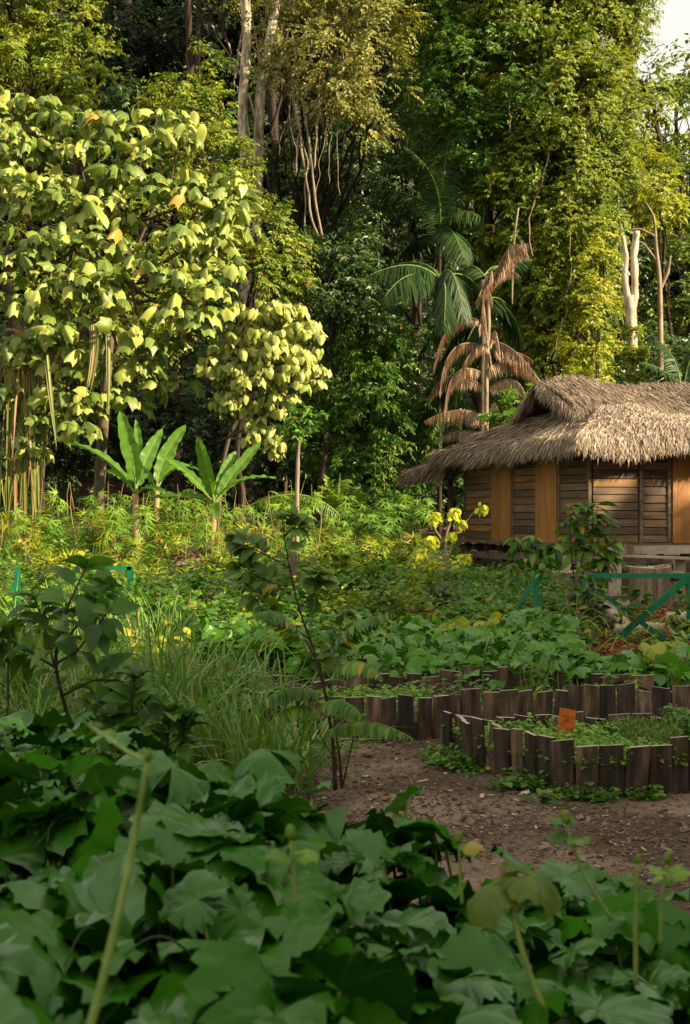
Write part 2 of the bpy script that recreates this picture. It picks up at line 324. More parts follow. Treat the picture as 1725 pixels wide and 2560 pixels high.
def path():
    # sandy mulch path sweeping round the curved bed
    mb = MB()
    ys = np.linspace(4.3, 9.9, 110)
    nx = 120
    V = []
    for y in ys:
        x0 = -0.9 + 0.25 * sin(y * 1.7) - max(0, 6 - y) * .1; x1 = 6.5
        x = np.linspace(x0, x1, nx)
        V.append(np.stack([x, np.full(nx, y), gz(x, np.full(nx, y)) + .004 + .006 * (1 + np.sin(x * 9 + y * 7) * np.sin(y * 11 - x * 3))], -1))
    V = np.array(V); ny = len(ys)
    i = np.arange(ny - 1)[:, None] * nx; j = np.arange(nx - 1)[None, :]
    mb.add(V.reshape(-1, 3), {4: np.stack([i + j, i + j + 1, i + nx + j + 1, i + nx + j], -1).reshape(-1, 4)})
    m, nt, out = new_mat('sandy_mulch'); L = nt.links.new
    tc = nt.nodes.new('ShaderNodeTexCoord')
    n1 = N(nt, 'ShaderNodeTexNoise', Scale=1.1, Detail=5.0, Distortion=.6); n2 = N(nt, 'ShaderNodeTexNoise', Scale=60.0, Detail=6.0, Roughness=.7)
    vo = N(nt, 'ShaderNodeTexVoronoi', Scale=70.0)
    for n in (n1, n2, vo): L(tc.outputs['Object'], n.inputs['Vector'])
    c = mixc(nt, ramp(nt, n1.outputs[0], [(.4,(0,0,0)),(.62,(1,1,1))]), (.095,.070,.051), (.26,.20,.15))
    c = mixc(nt, .75, c, ramp(nt, n2.outputs[0], [(.32,(.3,.27,.25)),(.68,(1.5,1.45,1.4))]), 'MULTIPLY')
    c = mixc(nt, .4, c, ramp(nt, vo.outputs['Color'], [(.2,(.4,.35,.3)),(.9,(1.4,1.3,1.2))]), 'MULTIPLY')
    pr = N(nt, 'ShaderNodeBsdfPrincipled', Roughness=.95); pr.inputs['Specular IOR Level'].default_value = .1; L(c, pr.inputs[0])
    bp = N(nt, 'ShaderNodeBump', Strength=.9, Distance=.012); L(n2.outputs[0], bp.inputs['Height']); L(bp.outputs[0], pr.inputs['Normal'])
    L(pr.outputs[0], out.inputs[0])
    tag(mb.build('path', m), 'sandy path strewn with bark mulch round the edged beds', kind='structure')
    # bark chips and dry leaves
    n = 42000
    mc = leaf_mat('bark_chip', [(.05,.034,.024),(.13,.092,.068),(.27,.2,.15)], (.4,.33,.26), .93, trans=.0, rough=.9, spec=.1)
    cb = MB()
    x = R.uniform(-1.2, 5.2, n); y = 4.5 + 6.5 * R.random(n) ** .9
    dens = np.clip(.45 + .6 * np.sin(x * 1.3 + y * 1.9) + .35 * (y > 6.6), .12, 1); k = R.random(n) < dens; x = x[k]; y = y[k]
    pos = np.stack([x, y, gz(x, y) + .016 + .008 * R.random(len(x))], -1)
    a = R.uniform(0, 2 * pi, len(x)); fw = np.stack([np.cos(a), np.sin(a), R.normal(0, .22, len(x))], -1)
    up = np.stack([R.normal(0, .35, len(x)), R.normal(0, .35, len(x)), np.ones(len(x))], -1)
    chip = (np.array([[-.2,-.5,0],[.18,-.45,0],[.22,.4,.05],[-.12,.5,0],[-.15,-.4,-.12],[.15,-.35,-.12],[.2,.3,-.1],[-.1,.4,-.12]], float), {4: [[0,1,2,3],[0,4,5,1],[1,5,6,2],[2,6,7,3],[3,7,4,0]]}, np.zeros((8, 2)))
    cb.inst(chip, pos, fw, up, R.uniform(.010, .038, len(x)) * (1 + (R.random(len(x)) > .96) * 1.4), wx=R.uniform(.5, 1.2, len(x)))
    tag(cb.build('bark_mulch', mc, smooth=False), 'loose brown bark chips scattered over the path', kind='stuff')
    lb = MB(); n = 130
    x = R.uniform(-.6, 4.5, n); y = R.uniform(5, 11, n); pos = np.stack([x, y, gz(x, y) + .035], -1)
    a = R.uniform(0, 6.28, n); fw = np.stack([np.cos(a), np.sin(a), R.normal(0, .2, n)], -1)
    lb.inst(T_ovalb, pos, fw, np.stack([R.normal(0,.5,n), R.normal(0,.5,n), np.ones(n)], -1), R.uniform(.05, .1, n))
    tag(lb.build('fallen_leaves', M['deadleaf']), 'curled dry brown leaves lying on the path', kind='stuff')
path()

# ------------------------------------------------------------------ foliage generator
def foliage(mb, blobs, leaf, T, lump=.55, cov=1.3, twigs=14, per=9, droop=.5, rng=None, cull=.5, shell=(.72, 1.05), tw=None, wx=1.0, flat=.75):
    """blobs: (centre xyz, radii xyz). Lumps of twigs sit on each blob's outer part, leaves along each twig."""
    rg = rng or R; Ts = T if isinstance(T, list) else [T]
    PP = []; FW = []; UP = []; SZ = []; G = []
    for c, r in blobs:
        c = np.asarray(c, float); r = np.asarray(r, float)
        area = 4 * pi * (np.prod(r) ** (2 / 3.)); nl = max(3, int(cov * area / (pi * lump * lump)))
        d = nrm(rg.standard_normal((nl, 3))); d = d[(d[:, 1] < cull) | (d[:, 2] > .55)]
        nl = len(d)
        lc = c + d * r * rg.uniform(*shell, (nl, 1)) + rg.normal(0, lump * .25, (nl, 3))
        ls = lump * rg.uniform(.55, 1.35, nl); g = np.clip(rg.normal(.5, .28, nl), 0, 1)
        ti = np.repeat(np.arange(nl), twigs); n = len(ti)
        d2 = nrm(d[ti] * .9 + rg.standard_normal((n, 3)) * np.array([1, 1, flat]) * .8 + np.array([0, 0, .15]))
        t0 = lc[ti] + d2 * ls[ti, None] * rg.uniform(.05, .5, (n, 1)) + rg.normal(0, .12, (n, 3)) * ls[ti, None]
        ln = (tw or lump * .8) * rg.uniform(.6, 1.2, n)
        li = np.repeat(np.arange(n), per); k = len(li)
        t = np.tile(np.linspace(.1, 1, per), n)
        pos = t0[li] + d2[li] * (ln[li] * t)[:, None]; pos[:, 2] -= droop * ln[li] * t * t * .5
        side = nrm(np.cross(d2[li], np.array([0, 0, 1.0]) + rg.normal(0, .25, (k, 3)))) * np.tile([1, -1], k)[:k, None]
        fw = nrm(d2[li] * .55 + side * .75 + rg.normal(0, .28, (k, 3)) + np.array([0, 0, -1.0]) * droop)
        up = nrm(d2[li] * .35 + d[ti][li] * .5 + np.array([.12, -.35, .6]) + rg.normal(0, .33, (k, 3)))
        PP.append(pos); FW.append(fw); UP.append(up); SZ.append(leaf * rg.uniform(.6, 1.2, k)); G.append(np.clip(g[ti][li] + rg.normal(0, .08, k), 0, 1))
    PP = np.concatenate(PP); FW = np.concatenate(FW); UP = np.concatenate(UP); SZ = np.concatenate(SZ); G = np.concatenate(G)
    w = rg.integers(0, len(Ts), len(PP))
    for i, t in enumerate(Ts):
        k = w == i; mb.inst(t, PP[k], FW[k], UP[k], SZ[k], rg.random(k.sum()), G[k], wx)
    return len(PP)
NLEAF = [0]
def B(px, py, d, rx, ry, rd=None):
    """a crown lobe whose silhouette is rx by ry photo pixels at distance d"""
    a = rx * d / F; b = ry * d / F
    return (P(px, py, d), np.array([a, (rd if rd else min(max(a, b * .7), 2.6)), b]))
def wobble(p0, p1, n, amp, rg=None, sag=0.0):
    rg = rg or R; p0 = np.asarray(p0, float); p1 = np.asarray(p1, float); t = np.linspace(0, 1, n)[:, None]
    w = rg.normal(0, 1, (n, 3)).cumsum(0); w -= w[0] + (w[-1] - w[0]) * t
    L = np.linalg.norm(p1 - p0); p = p0 + (p1 - p0) * t + w * amp * L / math.sqrt(n)
    p[:, 2] -= sag * L * 4 * (t[:, 0] * (1 - t[:, 0])); return p
def tree(name, label, cat, base, blobs, mat, leaf, T=T_small, tr=.14, bark='twig', group=None, trunk_to=None, limbs=True, seed=0, **kw):
    rg = np.random.default_rng(seed + 100)
    bx, by = base; root = thing(name, (bx, by, float(gz(bx, by))), label, cat, group)
    b0 = np.array([bx, by, float(gz(bx, by)) - .1])
    cs = np.array([b[0] for b in blobs]); top = cs[np.argmax(cs[:, 2])] if trunk_to is None else np.asarray(trunk_to, float)
    tb = MB(); n = 14; tp = wobble(b0, top, n, .035, rg); tb.tube(tp, np.linspace(tr, tr * .35, n), 9, rough=.05, rng=rg)
    if limbs:
        for c, r in blobs:
            h = np.clip((c[2] - b0[2]) * .62 / max(.1, top[2] - b0[2]), .15, .95); k = int(h * (n - 1))
            ll = wobble(tp[k], c, 8, .06, rg, sag=.04); tb.tube(ll, np.linspace(min(tr * .4, .07), tr * .1, 8), 6, rng=rg)
            for _ in range(5):
                e = c + nrm(rg.standard_normal(3)) * r * .8
                tb.tube(wobble(ll[rg.integers(4, 8)], e, 6, .08, rg, sag=-.05), np.linspace(tr * .16, tr * .05, 6), 5, rng=rg)
    put(tb, 'trunk', M[bark], root)
    mb = MB(); NLEAF[0] += foliage(mb, blobs, leaf, T, rng=rg, **kw); put(mb, 'crown', M[mat] if isinstance(mat, str) else mat, root, smooth=not (T is T_small or T is T_narrow))
    return root

# ------------------------------------------------------------------ forest, back to front
G_BACK = 'trees on the slope behind'
# wooded slope behind everything
def backdrop():
    mb = MB(); bl = []
    rg = np.random.default_rng(5)
    for _ in range(150):
        d = rg.uniform(56, 84); x = rg.uniform(-24, 24); g = float(gz(x, d))
        bl.append((np.array([x, d, g + rg.uniform(1.5, 6.5)]), np.array([rg.uniform(2.2, 3.6)] * 2 + [rg.uniform(2, 3.8)])))
    for _ in range(330):
        d = rg.uniform(57, 70); px = rg.uniform(-80, 1420); x = PX(px, d); bl.append((np.array([x, d, rg.uniform(4, 30 if px < 1300 else 20)]), np.array([2.6, 2.4, 2.4])))
    NLEAF[0] += foliage(mb, bl, .42, T_small, lump=1.3, cov=1.5, twigs=12, per=6, rng=rg)
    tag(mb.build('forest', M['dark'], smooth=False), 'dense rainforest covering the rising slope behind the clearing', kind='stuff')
    pass
    # understorey at the forest foot
    mb = MB(); bl = []
    for _ in range(190):
        d = rg.uniform(39, 52); x = rg.uniform(-14, 13); g = float(gz(x, d))
        bl.append((np.array([x, d, g + rg.uniform(.3, 3.6)]), np.array([rg.uniform(1.0, 1.7)] * 2 + [rg.uniform(.8, 1.6)])))
    NLEAF[0] += foliage(mb, bl, .17, T_small, lump=.6, cov=1.5, twigs=13, per=8, rng=rg)
    tag(mb.build('undergrowth', M['deep'], smooth=False), 'dark tangled undergrowth at the foot of the forest', kind='stuff')
backdrop()

K = dict(lump=.48, cov=1.75, twigs=13, per=9)
# far right skyline
tree('forest_tree', 'tall feathery green tree on the skyline at the right edge', 'tree', (16.5, 66), [B(1690,230,66,75,110), B(1725,330,66,70,130), B(1640,320,66,70,120)], 'green', .3, lump=.9, cov=1.3, twigs=14, per=8, seed=1, tr=.2)
tree('forest_tree', 'bushy mid green tree below the patch of sky', 'tree', (14.5, 56), [B(1600,200,56,45,75), B(1570,330,56,70,120), B(1600,470,56,80,110), B(1700,500,56,80,120)], 'lush', .25, lump=.8, cov=1.3, twigs=14, per=8, seed=2, tr=.2)
tree('forest_tree', 'orange tipped yellow green tree behind the bleached trunk', 'tree', (12.0, 50), [B(1640,455,48,60,60), B(1610,520,48,40,50), B(1665,530,48,35,40)], 'yellow', .17, seed=3, tr=.1, **K)
tree('forest_tree', 'shaded dark green tree at the right edge behind the hut', 'tree', (12.8, 49), [B(1700,690,50,70,110), B(1690,860,50,80,110), B(1600,740,50,60,90), B(1600,900,50,80,90), B(1540,820,51,60,120)], 'green', .17, seed=4, tr=.14, **K)
tree('forest_tree', 'leafy dark tree beside the tall creeper mass at right', 'tree', (10.0, 47), [B(1500,560,48,55,100), B(1540,650,49,50,90), B(1480,760,48,50,100)], 'deep', .16, seed=5, tr=.12, **K)

# the great creeper-covered tree, right of centre
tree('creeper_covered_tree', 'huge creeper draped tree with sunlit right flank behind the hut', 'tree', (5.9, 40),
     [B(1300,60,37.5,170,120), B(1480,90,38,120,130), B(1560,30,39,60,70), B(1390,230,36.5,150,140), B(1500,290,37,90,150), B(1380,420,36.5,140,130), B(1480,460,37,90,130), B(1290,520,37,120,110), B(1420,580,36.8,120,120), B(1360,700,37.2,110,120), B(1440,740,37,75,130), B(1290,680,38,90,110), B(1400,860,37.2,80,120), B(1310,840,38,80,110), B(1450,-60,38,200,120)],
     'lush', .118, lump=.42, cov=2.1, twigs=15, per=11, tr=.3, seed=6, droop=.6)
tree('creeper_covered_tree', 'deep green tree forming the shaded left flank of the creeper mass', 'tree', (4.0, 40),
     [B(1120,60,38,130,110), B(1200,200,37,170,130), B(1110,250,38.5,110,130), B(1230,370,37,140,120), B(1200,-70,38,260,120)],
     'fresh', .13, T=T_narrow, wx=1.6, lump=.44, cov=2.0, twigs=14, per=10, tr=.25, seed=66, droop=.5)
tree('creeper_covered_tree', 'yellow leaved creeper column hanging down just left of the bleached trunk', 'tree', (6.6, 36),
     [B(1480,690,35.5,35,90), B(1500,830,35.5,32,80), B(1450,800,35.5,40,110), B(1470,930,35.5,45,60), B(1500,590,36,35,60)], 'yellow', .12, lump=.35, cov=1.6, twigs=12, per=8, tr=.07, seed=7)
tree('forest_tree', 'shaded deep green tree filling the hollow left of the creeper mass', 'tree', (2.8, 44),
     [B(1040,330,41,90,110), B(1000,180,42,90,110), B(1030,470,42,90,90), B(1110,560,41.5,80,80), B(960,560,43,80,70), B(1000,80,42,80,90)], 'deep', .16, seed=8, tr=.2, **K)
# olive canopy with hanging vines
tree('canopy_tree', 'pale olive canopy tree spreading above the hanging vines, with unseen lobes added for shade', 'tree', (-1.6, 43),
     [B(760,60,35,110,80), B(880,70,35,110,80), B(820,170,35,110,80), B(930,190,35.3,70,80), B(720,140,35,60,50), B(960,40,35,70,80), B(870,280,35.6,80,70), B(800,-60,35.5,200,80), B(640,-80,43,180,70), B(520,-150,45,200,90), B(650,-230,44,220,100), B(1100,-200,35,220,100)] + [B(p, q, 49, 130, 90) for p in range(640, 1400, 110) for q in (-200, -330)],  # the high lobes are unseen, added to cast shade on the forest
     'olive', .105, seed=9, tr=.2, **K)
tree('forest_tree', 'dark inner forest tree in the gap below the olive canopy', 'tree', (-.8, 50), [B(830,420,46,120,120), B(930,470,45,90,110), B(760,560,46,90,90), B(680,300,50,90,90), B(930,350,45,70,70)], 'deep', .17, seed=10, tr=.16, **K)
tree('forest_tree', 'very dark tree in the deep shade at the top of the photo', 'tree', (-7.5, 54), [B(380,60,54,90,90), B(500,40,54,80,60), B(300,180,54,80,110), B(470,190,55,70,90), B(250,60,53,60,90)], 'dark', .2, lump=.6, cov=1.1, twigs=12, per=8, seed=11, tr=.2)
tree('forest_tree', 'dark shaded tree behind the large leaved tree', 'tree', (-6, 46), [B(330,330,45,120,110), B(200,360,45,110,90), B(600,430,46,60,90), B(620,560,44,70,80)], 'deep', .17, seed=12, tr=.16, **K)
# top left light green trees
tree('forest_tree', 'sunlit drooping green tree in the top left corner', 'tree', (-9.8, 41), [B(40,60,39,90,100), B(60,180,38.5,80,80), B(170,60,39,70,90), B(200,170,38.5,80,80), B(120,240,38.5,80,60), B(30,-60,40,200,80), B(150,300,38.6,60,50), B(20,290,38.6,60,60)], 'lush', .155, T=T_narrow, wx=1.7, seed=13, tr=.2, **K)
# creeper spire
tree('creeper_covered_tree', 'slender creeper clad spire tree in front of the pale trunks', 'tree', (-4.2, 34.5), [B(480,160,33.8,40,50), B(470,230,33.5,60,60), B(510,300,33.3,75,70), B(530,400,33.1,90,80), B(560,500,33.0,80,80), B(420,290,33.8,50,40), B(600,470,33.6,50,60), B(450,400,33.6,60,60)], 'lush', .125, lump=.38, cov=1.5, twigs=13, per=8, seed=14, tr=.16)
tree('shrubby_tree', 'small leaved yellow green thicket tree right of the large leaved tree', 'tree', (-2.6, 33), [B(640,580,32.5,90,60), B(690,620,32.5,70,60), B(600,680,32,80,60), B(700,700,32.5,60,60)], 'lush', .12, lump=.36, cov=1.5, twigs=13, per=8, seed=15, tr=.09)
tree('shrubby_tree', 'glossy mid green shrub tree in the middle of the clearing edge', 'tree', (-.6, 33), [B(820,720,33,85,60), B(900,700,33.5,70,70), B(850,640,34,90,50), B(770,660,34,60,50), B(930,780,33.5,60,60)], 'deep', .17, T=T_narrow, wx=1.6, lump=.42, cov=1.4, twigs=13, per=8, seed=16, tr=.08)
tree('round_tree', 'dense round deep green tree left of the hut roof', 'tree', (.85, 35),
     [B(880,850,34.6,80,60), B(850,930,34.2,90,80), B(960,900,34.2,80,80), B(1010,990,34.2,60,80), B(900,1040,34.0,110,90), B(990,1090,34.2,80,80), B(830,1090,34.2,70,80), B(930,1180,34.1,100,70), B(1030,1180,34.4,50,60)],
     'fresh', .15, T=T_narrow, wx=1.3, lump=.36, cov=1.5, twigs=14, per=9, droop=.8, seed=17, tr=.11)
tree('broken_shrub', 'small light green bush sprouting just left of the roof opening', 'bush', (3.0, 31.4), [B(1280,1012,31.2,36,32), B(1262,1050,31.2,34,32), B(1310,1003,31.2,28,24)], 'herb', .17, T=T_narrow, wx=1.3, lump=.3, cov=1.5, twigs=10, per=8, seed=18, tr=.05)
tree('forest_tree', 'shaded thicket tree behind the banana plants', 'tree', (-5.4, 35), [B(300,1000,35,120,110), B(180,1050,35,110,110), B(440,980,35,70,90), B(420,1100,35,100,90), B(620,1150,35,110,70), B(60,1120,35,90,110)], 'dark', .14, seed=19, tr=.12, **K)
tree('forest_tree', 'small leaved climber tangle under the large leaved tree', 'tree', (-6.6, 31), [B(330,870,30.5,90,60), B(130,950,30.5,100,80), B(420,790,30.5,80,60), B(240,760,30.5,110,70), B(60,700,30.5,90,80), B(350,700,30.5,110,80), B(150,560,30.5,140,80), B(330,560,30.8,140,80), B(60,430,31,90,70)], 'lush', .1, lump=.36, cov=1.25, twigs=12, per=8, seed=20, tr=.08)

# pale trunks and vines
def bare_trunk(name, label, cat, pts, radii, mat, group=None, forks=(), rough=.06, part='trunk'):
    p = [P(*q) for q in pts]; b = p[0].copy()
    root = thing(name, (b[0], b[1], float(gz(b[0], b[1]))), label, cat, group)
    b[2] = min(b[2], float(gz(b[0], b[1]))) - .1; p[0] = b
    def smooth(q, n=22):
        q = np.array(q); s = np.linspace(0, 1, len(q)); t = np.linspace(0, 1, n)
        o = np.stack([np.interp(t, s, q[:, k]) for k in range(3)], 1)
        for _ in range(2): o[1:-1] = .25 * o[:-2] + .5 * o[1:-1] + .25 * o[2:]
        return o
    mb = MB(); q = smooth(p); mb.tube(q, np.interp(np.linspace(0, 1, 22), np.linspace(0, 1, len(radii)), radii), 10, rough=rough)
    put(mb, part, M[mat], root)
    for fk in forks:
        fp, fr = fk; fb = MB(); q = smooth([P(*a) for a in fp]); fb.tube(q, np.interp(np.linspace(0, 1, 22), np.linspace(0, 1, len(fr)), fr), 8, rough=rough)
        put(fb, 'branch', M[mat], root)
    return root
bare_trunk('tall_tree', 'tall mottled grey trunk rising out of the top of the photo', 'tree', [(618,640,39),(616,420,39),(604,260,39),(618,120,39),(612,-60,39)], [.17,.15,.14,.13,.13], 'pale_bark')
bare_trunk('tall_tree', 'pale peeling trunk leaning right beside the mottled grey one', 'tree', [(640,460,40),(646,260,40),(664,150,40),(684,50,40),(700,-60,40)], [.14,.14,.13,.12,.11], 'pale_bark')
bare_trunk('tall_tree', 'thin dark trunk in the shade, third from the left', 'tree', [(476,300,49),(474,130,49),(470,-60,49)], [.14,.12,.11], 'twig')
bare_trunk('tall_tree', 'thick shaded trunk just left of the thin dark one', 'tree', [(320,320,55),(322,120,55),(316,-60,55)], [.24,.2,.18], 'twig')
bare_trunk('tall_tree', 'thin shaded trunk next to the creeper clad spire', 'tree', [(492,300,50),(494,120,50),(498,-60,50)], [.1,.09,.08], 'twig')
vs = [([(810,640,35),(784,560,35),(776,440,35),(764,330,35),(742,220,35),(738,120,38)], .035, 'thickest pale vine, kinked near its foot, below the olive canopy'),
      ([(822,650,35.1),(796,540,35.1),(778,410,35.1),(782,300,35.1),(768,210,35.1),(760,80,38)], .04, 'pale twisted vine crossing its neighbour below the olive canopy'),
      ([(768,620,35.2),(766,480,35.2),(770,390,35.2),(746,280,35.2),(736,160,38)], .025, 'thin straight vine left of the thickest pale vine'),
      ([(784,420,34.9),(790,300,34.9),(800,180,34.9),(806,100,38)], .03, 'right hand vine hanging from the olive canopy'),
      ([(738,440,36.5),(742,340,38.5),(744,240,38.5),(740,140,38.5)], .03, 'short darker vine ending in the air behind the pale vines'),
      ([(690,230,38),(706,150,38),(708,60,38)], .018, 'short wavy vine near the leaning pale trunk'),
      ([(586,220,38.5),(594,140,38.5),(588,60,38.5)], .02, 'slender vine at the left side of the mottled trunk'),
      ([(1272,330,35.3),(1270,260,35.3),(1274,200,35.5)], .015, 'pale vine on the dark face of the creeper mass'),
      ([(1378,900,35.2),(1392,800,35.2),(1410,690,35.2),(1400,560,35.4)], .012, 'long thin vine down the lower right of the creeper mass'),
      ([(1330,640,35.3),(1322,540,35.3),(1345,470,35.3),(1350,380,35.5)], .02, 'brown vine in the yellowish middle of the creeper mass')]
rv = np.random.default_rng(66)
for k in range(6):
    vx = rv.uniform(700, 880); y1 = rv.uniform(330, 560); vs.append(([(vx + rv.normal(0, 22), y1, 34.9), (vx + rv.normal(0, 10), y1 * .7, 34.9), (vx, 120, 35.2)], rv.uniform(.006, .011), 'one of the thin vines dangling loosely below the olive canopy'))
for pts, r, lab in vs:
    p = [P(*q) for q in pts]; q = np.array(p); s = np.linspace(0, 1, len(q)); t = np.linspace(0, 1, 40)
    o = np.stack([np.interp(t, s, q[:, k]) for k in range(3)], 1); o[:, 0] += .025 * np.sin(t * 9 + r * 900) * np.sin(t * 4 + r * 500) + .018 * np.sin(t * 31 + r * 70) * np.sin(t * 5) + .018 * np.cumsum(np.random.default_rng(int(r * 9000)).normal(0, 1, 40))
    for _ in range(2): o[1:-1] = .25 * o[:-2] + .5 * o[1:-1] + .25 * o[2:]
    mb = MB(); mb.tube(o, r * .75 * (1 + .15 * np.sin(t * 30)), 6, rough=.08)
    ob = mb.build('hanging_vine', M['vine'], loc=o[0]); tag(ob, lab, 'vine', 'vines hanging in the trees')

# dead trunks at right
bare_trunk('dead_tree', 'bleached forked dead trunk with ivy round its foot', 'tree', [(1580,1000,33),(1580,860,33),(1578,790,33),(1572,740,33)], [.16,.14,.13,.13], 'white_bark',
    forks=[([(1574,780,33),(1562,700,33),(1566,640,33),(1556,590,33)],[.1,.08,.065,.05]), ([(1580,790,33),(1588,720,33),(1584,640,33),(1592,578,33)],[.1,.085,.09,.075]), ([(1556,660,33),(1570,690,33)],[.05,.07])], rough=.1)
iv = MB(); foliage(iv, [B(1583,930,32.9,24,80,.2), B(1586,850,32.9,18,60,.18)], .1, T_small, lump=.13, cov=1.6, twigs=8, per=5, cull=.9)
o = iv.build('ivy', M['lush'], smooth=False, loc=P(1583,1000,32.9)); tag(o, 'ivy climbing the foot of the bleached forked trunk', 'ivy')
bare_trunk('dead_tree', 'thin crooked dead tree with bare arms at the right edge', 'tree', [(1655,760,38),(1650,700,38),(1640,620,38),(1636,540,38),(1610,500,38)], [.1,.07,.05,.035,.02], 'vine',
    forks=[([(1640,650,38),(1610,610,38),(1590,600,38)],[.04,.03,.02]), ([(1637,590,38),(1600,572,38),(1555,575,38)],[.04,.03,.015]), ([(1652,720,38),(1670,680,38),(1676,640,38)],[.05,.045,.03])])

# ------------------------------------------------------------------ the two large-leaved trees on the left
def cluster_tree(name, label, base, blobs, mat, T, size, petiole, ncl, per, trunk_pts, tr, seed, bark='bark', droopa=.9, extra=None):
    rg = np.random.default_rng(seed)
    root = thing(name, (base[0], base[1], float(gz(*base))), label, 'tree')
    tb = MB(); tp = np.array([P(*q) for q in trunk_pts]); tp[0] = [base[0], base[1], float(gz(*base)) - .1]
    s = np.linspace(0, 1, len(tp)); t = np.linspace(0, 1, 18); tp = np.stack([np.interp(t, s, tp[:, k]) for k in range(3)], 1)
    tp[1:-1] = .25 * tp[:-2] + .5 * tp[1:-1] + .25 * tp[2:]
    tb.tube(tp, np.linspace(tr, tr * .4, 18), 9, rough=.05)
    mb = MB(); pb = MB(); lab = 0
    for c, r in blobs:
        hub = tp[int(rg.uniform(8, 18))]; tb.tube(wobble(hub, c, 9, .05, rg, sag=.05), np.linspace(tr * .4, tr * .12, 9), 6)
        n = int(ncl * (r[0] * r[2]) )
        n = max(3, int(n * rg.uniform(.6, 1.15))); d = nrm(rg.standard_normal((n, 3))); d[:, 1] = np.where(d[:, 1] > .35, -d[:, 1], d[:, 1])
        for k in range(n):
            q = c + d[k] * r * rg.uniform(.35, 1.05)
            ax = nrm(d[k] * .5 + np.array([0, -.25, .7]) + rg.normal(0, .3, 3))
            if rg.random() < .5: tb.tube(wobble(c * .5 + q * .5 - [0, 0, .2], q, 5, .06, rg), np.linspace(.02, .012, 5), 5, cap=False)
            g = np.clip(rg.normal(.5, .25), 0, 1); m = int(rg.integers(per[0], per[1])); a0 = rg.uniform(0, 6.28)
            for j in range(m):
                a = a0 + j * 2.4; el = rg.uniform(-.25, .6)
                dr = nrm(np.array([cos(a), sin(a), 0]) * cos(el) + ax * max(0, sin(el)) + [0, 0, .15])
                pl = petiole * rg.uniform(.6, 1.2); e = q + dr * pl
                pb.tube(np.array([q, q + dr * pl * .55 + [0, 0, .03], e]), [.008, .006, .005], 4, cap=False)
                fw = nrm(dr * rg.uniform(.3, .9) + np.array([0, -.12, -droopa]) + rg.normal(0, .22, 3))
                up = nrm(dr * .7 + np.array([.1, -.25, .6]) + rg.normal(0, .42, 3))
                mb.inst(T[rg.integers(0, len(T))], e[None], fw[None], up[None], size * rg.uniform(.5, 1.25), np.array([rg.random()]), np.array([g]))
    put(tb, 'trunk', M[bark], root); put(pb, 'stalks', M['stem'], root); put(mb, 'crown', M[mat], root)
    return root
bl = [B(110,280,29,70,40), B(20,260,29,60,50), B(240,310,28.5,90,50), B(370,340,28.5,90,60), B(465,330,28.3,40,40), B(60,370,28.5,100,60), B(200,400,28,100,60), B(340,430,28,90,60), B(410,480,28,70,50),
      B(60,480,28,100,60), B(180,520,27.7,110,60), B(300,540,27.7,90,50), B(540,470,27.6,70,45), B(570,530,27.6,70,55), B(480,500,27.6,60,40), B(120,620,27.5,120,55), B(280,640,27.3,110,50), B(470,620,27.3,90,50), B(590,600,27.5,60,50),
      B(60,740,27,90,60), B(220,720,26.8,110,55), B(380,700,26.8,110,50), B(500,720,26.8,90,50), B(580,690,27,50,50), B(300,800,26.6,90,50), B(430,790,26.6,70,50), B(510,800,26.8,60,60), B(180,830,26.8,70,50), B(40,640,27,60,50),
      B(170,950,27,80,45), B(260,1000,27,60,40), B(220,1070,26.8,45,40), B(330,1000,27.5,70,30), B(30,900,27,60,40), B(120,870,27,80,40), B(270,890,27,70,40), B(400,880,27,60,40), B(60,1010,27.2,60,40), B(160,1030,27,60,35), B(420,960,27.4,50,35), B(360,920,27.3,50,35), B(100,1110,27.4,50,35)]
cluster_tree('large_leaved_tree', 'spreading tree with big pale lobed drooping leaves at left', (-5.2, 29), bl, 'mac', T_mac, .31, .32, 31, (4, 8), [(260,1400,29),(262,1000,29),(280,760,29),(250,560,28.8),(200,400,28.6)], .13, 31, droopa=.38)
tree_extra = bare_trunk('bare_branch', 'long bare branch slanting across the lower left of the large leaved tree', 'branch', [(0,985,26.4),(40,940,26.4),(100,900,26.4),(130,840,26.4),(165,770,26.4)], [.06,.05,.045,.04,.03], 'vine', part='limb') if False else None
bl = [B(620,800,27,70,40), B(700,790,27,60,45), B(760,850,27,55,50), B(660,870,26.7,80,50), B(740,930,26.7,60,50), B(590,880,27,60,50), B(560,930,27,70,40), B(640,950,26.6,70,45), B(690,1010,26.8,50,40), B(600,1010,26.8,50,35), B(650,1080,27,50,35), B(690,1100,27,35,40), B(790,950,27,30,45), B(560,1010,27,40,30)]
cluster_tree('heart_leaved_tree', 'small tree with dense pale yellow green heart shaped leaves', (-2.6, 28), bl, 'heart', T_heart, .18, .12, 150, (4, 8), [(545,1400,28),(552,1180,28),(575,1080,28),(610,1000,27.6),(660,930,27.2)], .055, 32, bark='bark', droopa=1.2)

